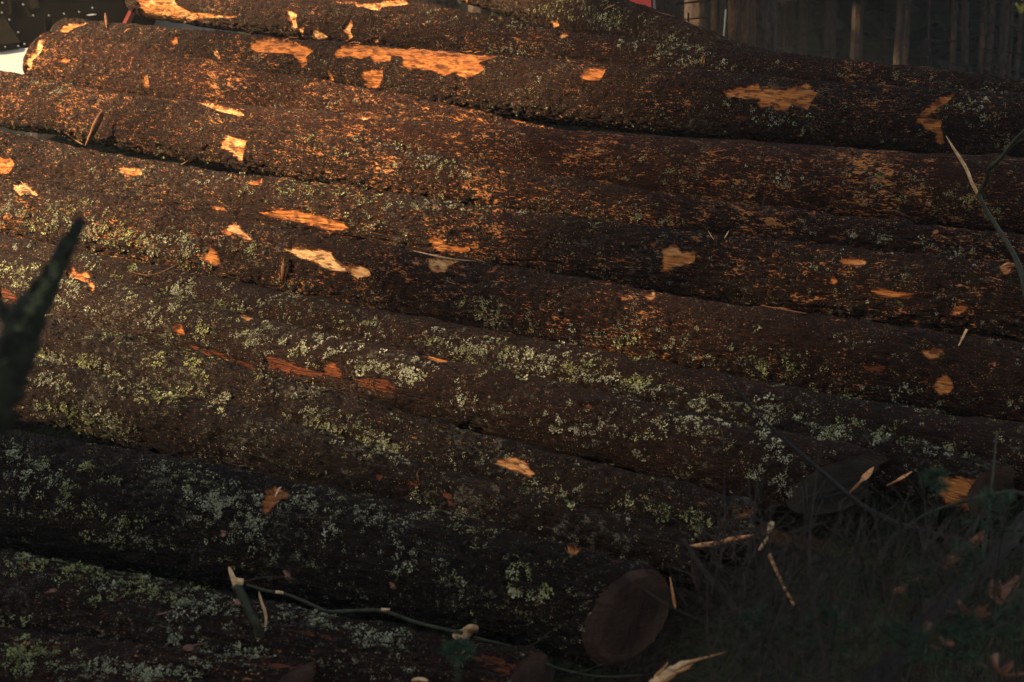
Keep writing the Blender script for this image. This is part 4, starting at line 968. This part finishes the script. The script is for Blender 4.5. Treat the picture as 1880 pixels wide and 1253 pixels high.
tag(tangle(), 'tangle of fine dark twigs in the right foreground', 'brush', kind='stuff')
# dead leaves: a curled blade with a lobed outline
def leaf(px, py, Z, size, rot, label):
    rs = np.random.default_rng(int(px)); n = 26; a = np.linspace(0, 2 * np.pi, n, endpoint=False)
    rr = size * (.72 + .28 * np.cos(a * 5 + .4)) * (1 + .12 * rs.normal(size=n)); v = []; 
    for f in (1, .55):
        for q in range(n):
            x, y = rr[q] * f * math.cos(a[q]) * 1.25, rr[q] * f * math.sin(a[q])
            v.append((x, y, 3.2 * (x * x * .6 + abs(y) * size * .35) / size * .35 + rs.normal(0, size * .05)))
    v.append((0, 0, 0)); fcs = [(q, (q + 1) % n, n + (q + 1) % n, n + q) for q in range(n)] + [(n + q, n + (q + 1) % n, 2 * n) for q in range(n)]
    mb = MB(); mb.add([Matrix.Rotation(rot[2], 3, 'Z') @ Matrix.Rotation(rot[0], 3, 'X') @ Matrix.Rotation(rot[1], 3, 'Y') @ Vector(q) for q in v], fcs)
    mb.tube([Matrix.Rotation(rot[2], 3, 'Z') @ Matrix.Rotation(rot[0], 3, 'X') @ Vector(q) for q in ((size, 0, 0), (size * 1.7, .1 * size, -.1 * size))], [.002, .001], 5)
    o = mb.build('dead_leaf', M['leaf']); o.location = gp(px, py, Z); o.modifiers.new('thickness', 'SOLIDIFY').thickness = .0012
    return tag(o, label, 'leaf', 'dead leaves in the undergrowth')
leaf(1850, 1100, 2.95, .048, (.9, .2, .3), 'large curled brown leaf near the right edge')
leaf(1818, 1092, 3.0, .030, (1.1, -.3, 1.2), 'smaller brown leaf touching the large curled one on its left')
leaf(1785, 1135, 2.95, .036, (.7, .2, 2.2), 'dull red brown leaf below the thick blackish bough')
leaf(1700, 1170, 2.95, .034, (1.0, .4, .4), 'narrow red brown leaf under the thick blackish bough')
leaf(1700 + 135, 1238, 2.7, .034, (.8, .1, 1.9), 'brown leaf at the bottom right corner')
leaf(1735, 1175, 2.95, .022, (.9, -.5, 1.0), 'small leaf between the narrow and the dull red brown one')
# grass, moss and spruce seedlings cover the ground there
def blades(n, x0, x1, y0, y1, h0, h1, wd_, cond=None, bend=.5):
    x = rng.uniform(x0, x1, n); y = rng.uniform(y0, y1, n)
    c = perlin(np.stack([x * 2.2, y * 2.2, x * 0], -1), 50); keep = c > -.25
    if cond is not None: keep &= cond(x, y)
    x, y = x[keep], y[keep]; n = len(x)
    z = ground_z(x, y) - .01; hh = rng.uniform(h0, h1, n); a = rng.uniform(0, 6.28, n); b = rng.uniform(.1, bend * 2, n) * hh
    c0 = np.stack([x, y, z], -1); s = np.stack([-np.sin(a), np.cos(a), 0 * a], -1) * wd_; dr = np.stack([np.cos(a), np.sin(a), 0 * a], -1)
    up = np.array((0, 0, 1.0))
    m1 = c0 + up * (hh * .6)[:, None] + dr * (b * .35)[:, None]; tp = c0 + up * (hh * (1 - .3 * b / hh))[:, None] + dr * b[:, None]
    V = np.stack([c0 - s, c0 + s, m1 + s * .8, m1 - s * .8, tp + s * .15, tp - s * .15], 1).reshape(-1, 3)
    k = np.arange(n)[:, None] * 6
    fcs = np.concatenate([k + [0, 1, 2, 3], k + [3, 2, 4, 5]])
    return V, fcs
fr = lambda x, y: (y < 3.9 + .02 * x) | (x > 1.25)
V, fcs = blades(60000, .2, 3.2, 2.3, 5.2, .04, .16, .0022, lambda x, y: fr(x, y) & (x > .55 + (y - 3.2) * .35))
tag(link('grass', np_mesh('grass', V, fcs, False), M['grass']), 'dark green grass in the right foreground', 'grass', kind='stuff')
V, fcs = blades(26000, -3, 1.2, 2.2, 4.0, .02, .09, .003)
tag(link('moss', np_mesh('moss', V, fcs, False), M['grass']), 'mossy ground cover before the nearest log', 'moss', kind='stuff')
def seedling(px, py, Z, h, seed, label):
    rs = np.random.default_rng(seed); base = gp(px, py, Z)
    e = empty('spruce_seedling', Vector(base), label, 'seedling', 'spruce seedlings in the undergrowth')
    mb = MB(); lv = []
    segs = [((0, 0, -.08), (rs.normal(0, .02), rs.normal(0, .02), h))]
    for q in range(9):
        z = rs.uniform(.1, .9) * h; a = rs.uniform(0, 6.28); l = (1 - z / h * .7) * h * .75
        segs.append(((0, 0, z), (math.cos(a) * l, math.sin(a) * l, z + l * rs.uniform(.1, .6))))
    for (a, b) in segs:
        a, b = np.array(a), np.array(b); mb.tube([a, b], [.003, .001], 5, cap=False)
        nn = 85; t = rs.uniform(.12, 1, nn)[:, None]; c = a + (b - a) * t
        dr = (b - a) / np.linalg.norm(b - a) * .6 + rs.normal(size=(nn, 3)) * .75; dr /= np.linalg.norm(dr, axis=1)[:, None]
        sd = np.cross(dr, rs.normal(size=(nn, 3))); sd /= np.linalg.norm(sd, axis=1)[:, None]; ln = rs.uniform(.012, .024, nn)[:, None]
        lv.append(np.stack([c - sd * .0009, c + sd * .0009, c + dr * ln + sd * .0005, c + dr * ln - sd * .0005], 1).reshape(-1, 3))
    mb.build('stem', M['twig'], e).matrix_parent_inverse = Matrix()
    lv = np.concatenate(lv); o = link('needles', np_mesh('needles', lv, np.arange(len(lv)).reshape(-1, 4), False), M['seedling'], e, world=False)
for j, (px, py, Z, h, lb) in enumerate([(1830,1010,3.25,.14,'bushy spruce seedling below the dark red sawn face'),(1700,1110,3.3,.09,'low spruce seedling beside the lichen flecked pale stick'),(1720,905,3.6,.06,'tiny spruce seedling left of the orange wound'),
      (1520,1215,3.0,.12,'spruce seedling at the bottom between upright twigs'),(1750,1235,2.8,.12,'spruce seedling at the bottom below the narrow leaf'),(1660,1235,2.8,.11,'spruce seedling under the lower end of the blackish bough'),
      (1400,1190,3.2,.10,'spruce seedling right of the pale torn stick end'),(1870,1180,2.8,.10,'spruce seedling under the large curled leaf'),(1765,1075,3.2,.09,'spruce seedling in the fork of bough and pale stick'),(840,1225,3.4,.07,'small spruce seedling at the end of the mossy log')]):
    seedling(px, py, Z, h, 500 + j, lb)

# ------------------------------------------------------------------ blurred mossy branch close to the camera, left
e = empty('near_branch', Vector(gp(-40, 760, 1.55)), 'dark mossy branch out of focus close to the camera at the left edge', 'branch')
tube_px([(-70,830,1.5),(-10,735,1.52),(22,660,1.54),(58,570,1.57),(92,515,1.6),(122,455,1.63),(150,404,1.65)], (.027,.024,.023,.019,.0115,.0095,.0068), M['mossy'], 'stem', e, n=12, jit=.22)
for sp_ in ([(118,468,1.615),(130,462,1.6),(137,452,1.6)], [(96,506,1.6),(84,496,1.59),(80,484,1.59)], [(48,600,1.56),(66,606,1.55),(78,600,1.55)]):
    tube_px(sp_, (.005,.0035,.002), M['mossy'], 'bud_stub', e, n=6, jit=.2)
tube_px([(40,620,1.55),(14,585,1.56),(-12,548,1.58),(-50,510,1.6)], (.010,.008,.007,.005), M['mossy'], 'side_branch', e, n=10, jit=.12)
tube_px([(60,560,1.57),(68,525,1.56),(84,505,1.56)], (.006,.008,.004), M['mossy'], 'knot', e, n=9, jit=.15)
lv = []
for q in range(420):
    t = rng.uniform(0, .8); x, y = np.interp(t, [0, .25, .5, .75, 1], [-10, 22, 58, 92, 150]), np.interp(t, [0, .25, .5, .75, 1], [735, 660, 570, 515, 404])
    lv.append(unproj(x - rng.uniform(0, 26) * (1 - t), y + rng.uniform(-10, 10), 1.53 + rng.normal(0, .012) + .05 * t))
lv = leaf_quads(np.array(lv), .005, 1, .5)
me = np_mesh('moss', lv - np.array(e.location), np.arange(len(lv)).reshape(-1, 4), False); attr(me, 'shade', np.full(len(lv), .12))
tag(link('moss', me, M['lichen'], e, world=False), kind='stuff')

# ------------------------------------------------------------------ thin haze volume added to raise the black level
m = bpy.data.materials.new('black_lift_haze'); m.use_nodes = True; t = m.node_tree; t.nodes.clear()
vo = t.nodes.new('ShaderNodeVolumePrincipled'); out = t.nodes.new('ShaderNodeOutputMaterial'); t.links.new(vo.outputs[0], out.inputs['Volume'])
vo.inputs['Color'].default_value = (.86, .88, .84, 1); vo.inputs['Density'].default_value = HAZE; vo.inputs['Anisotropy'].default_value = 0.0
mb = MB(); mb.box(-G_EXT - 2, G_EXT + 2, -G_EXT - 2, G_EXT + 2, -1.6, 26.5)
tag(mb.build('added_haze', m, smooth=False), kind='stuff')
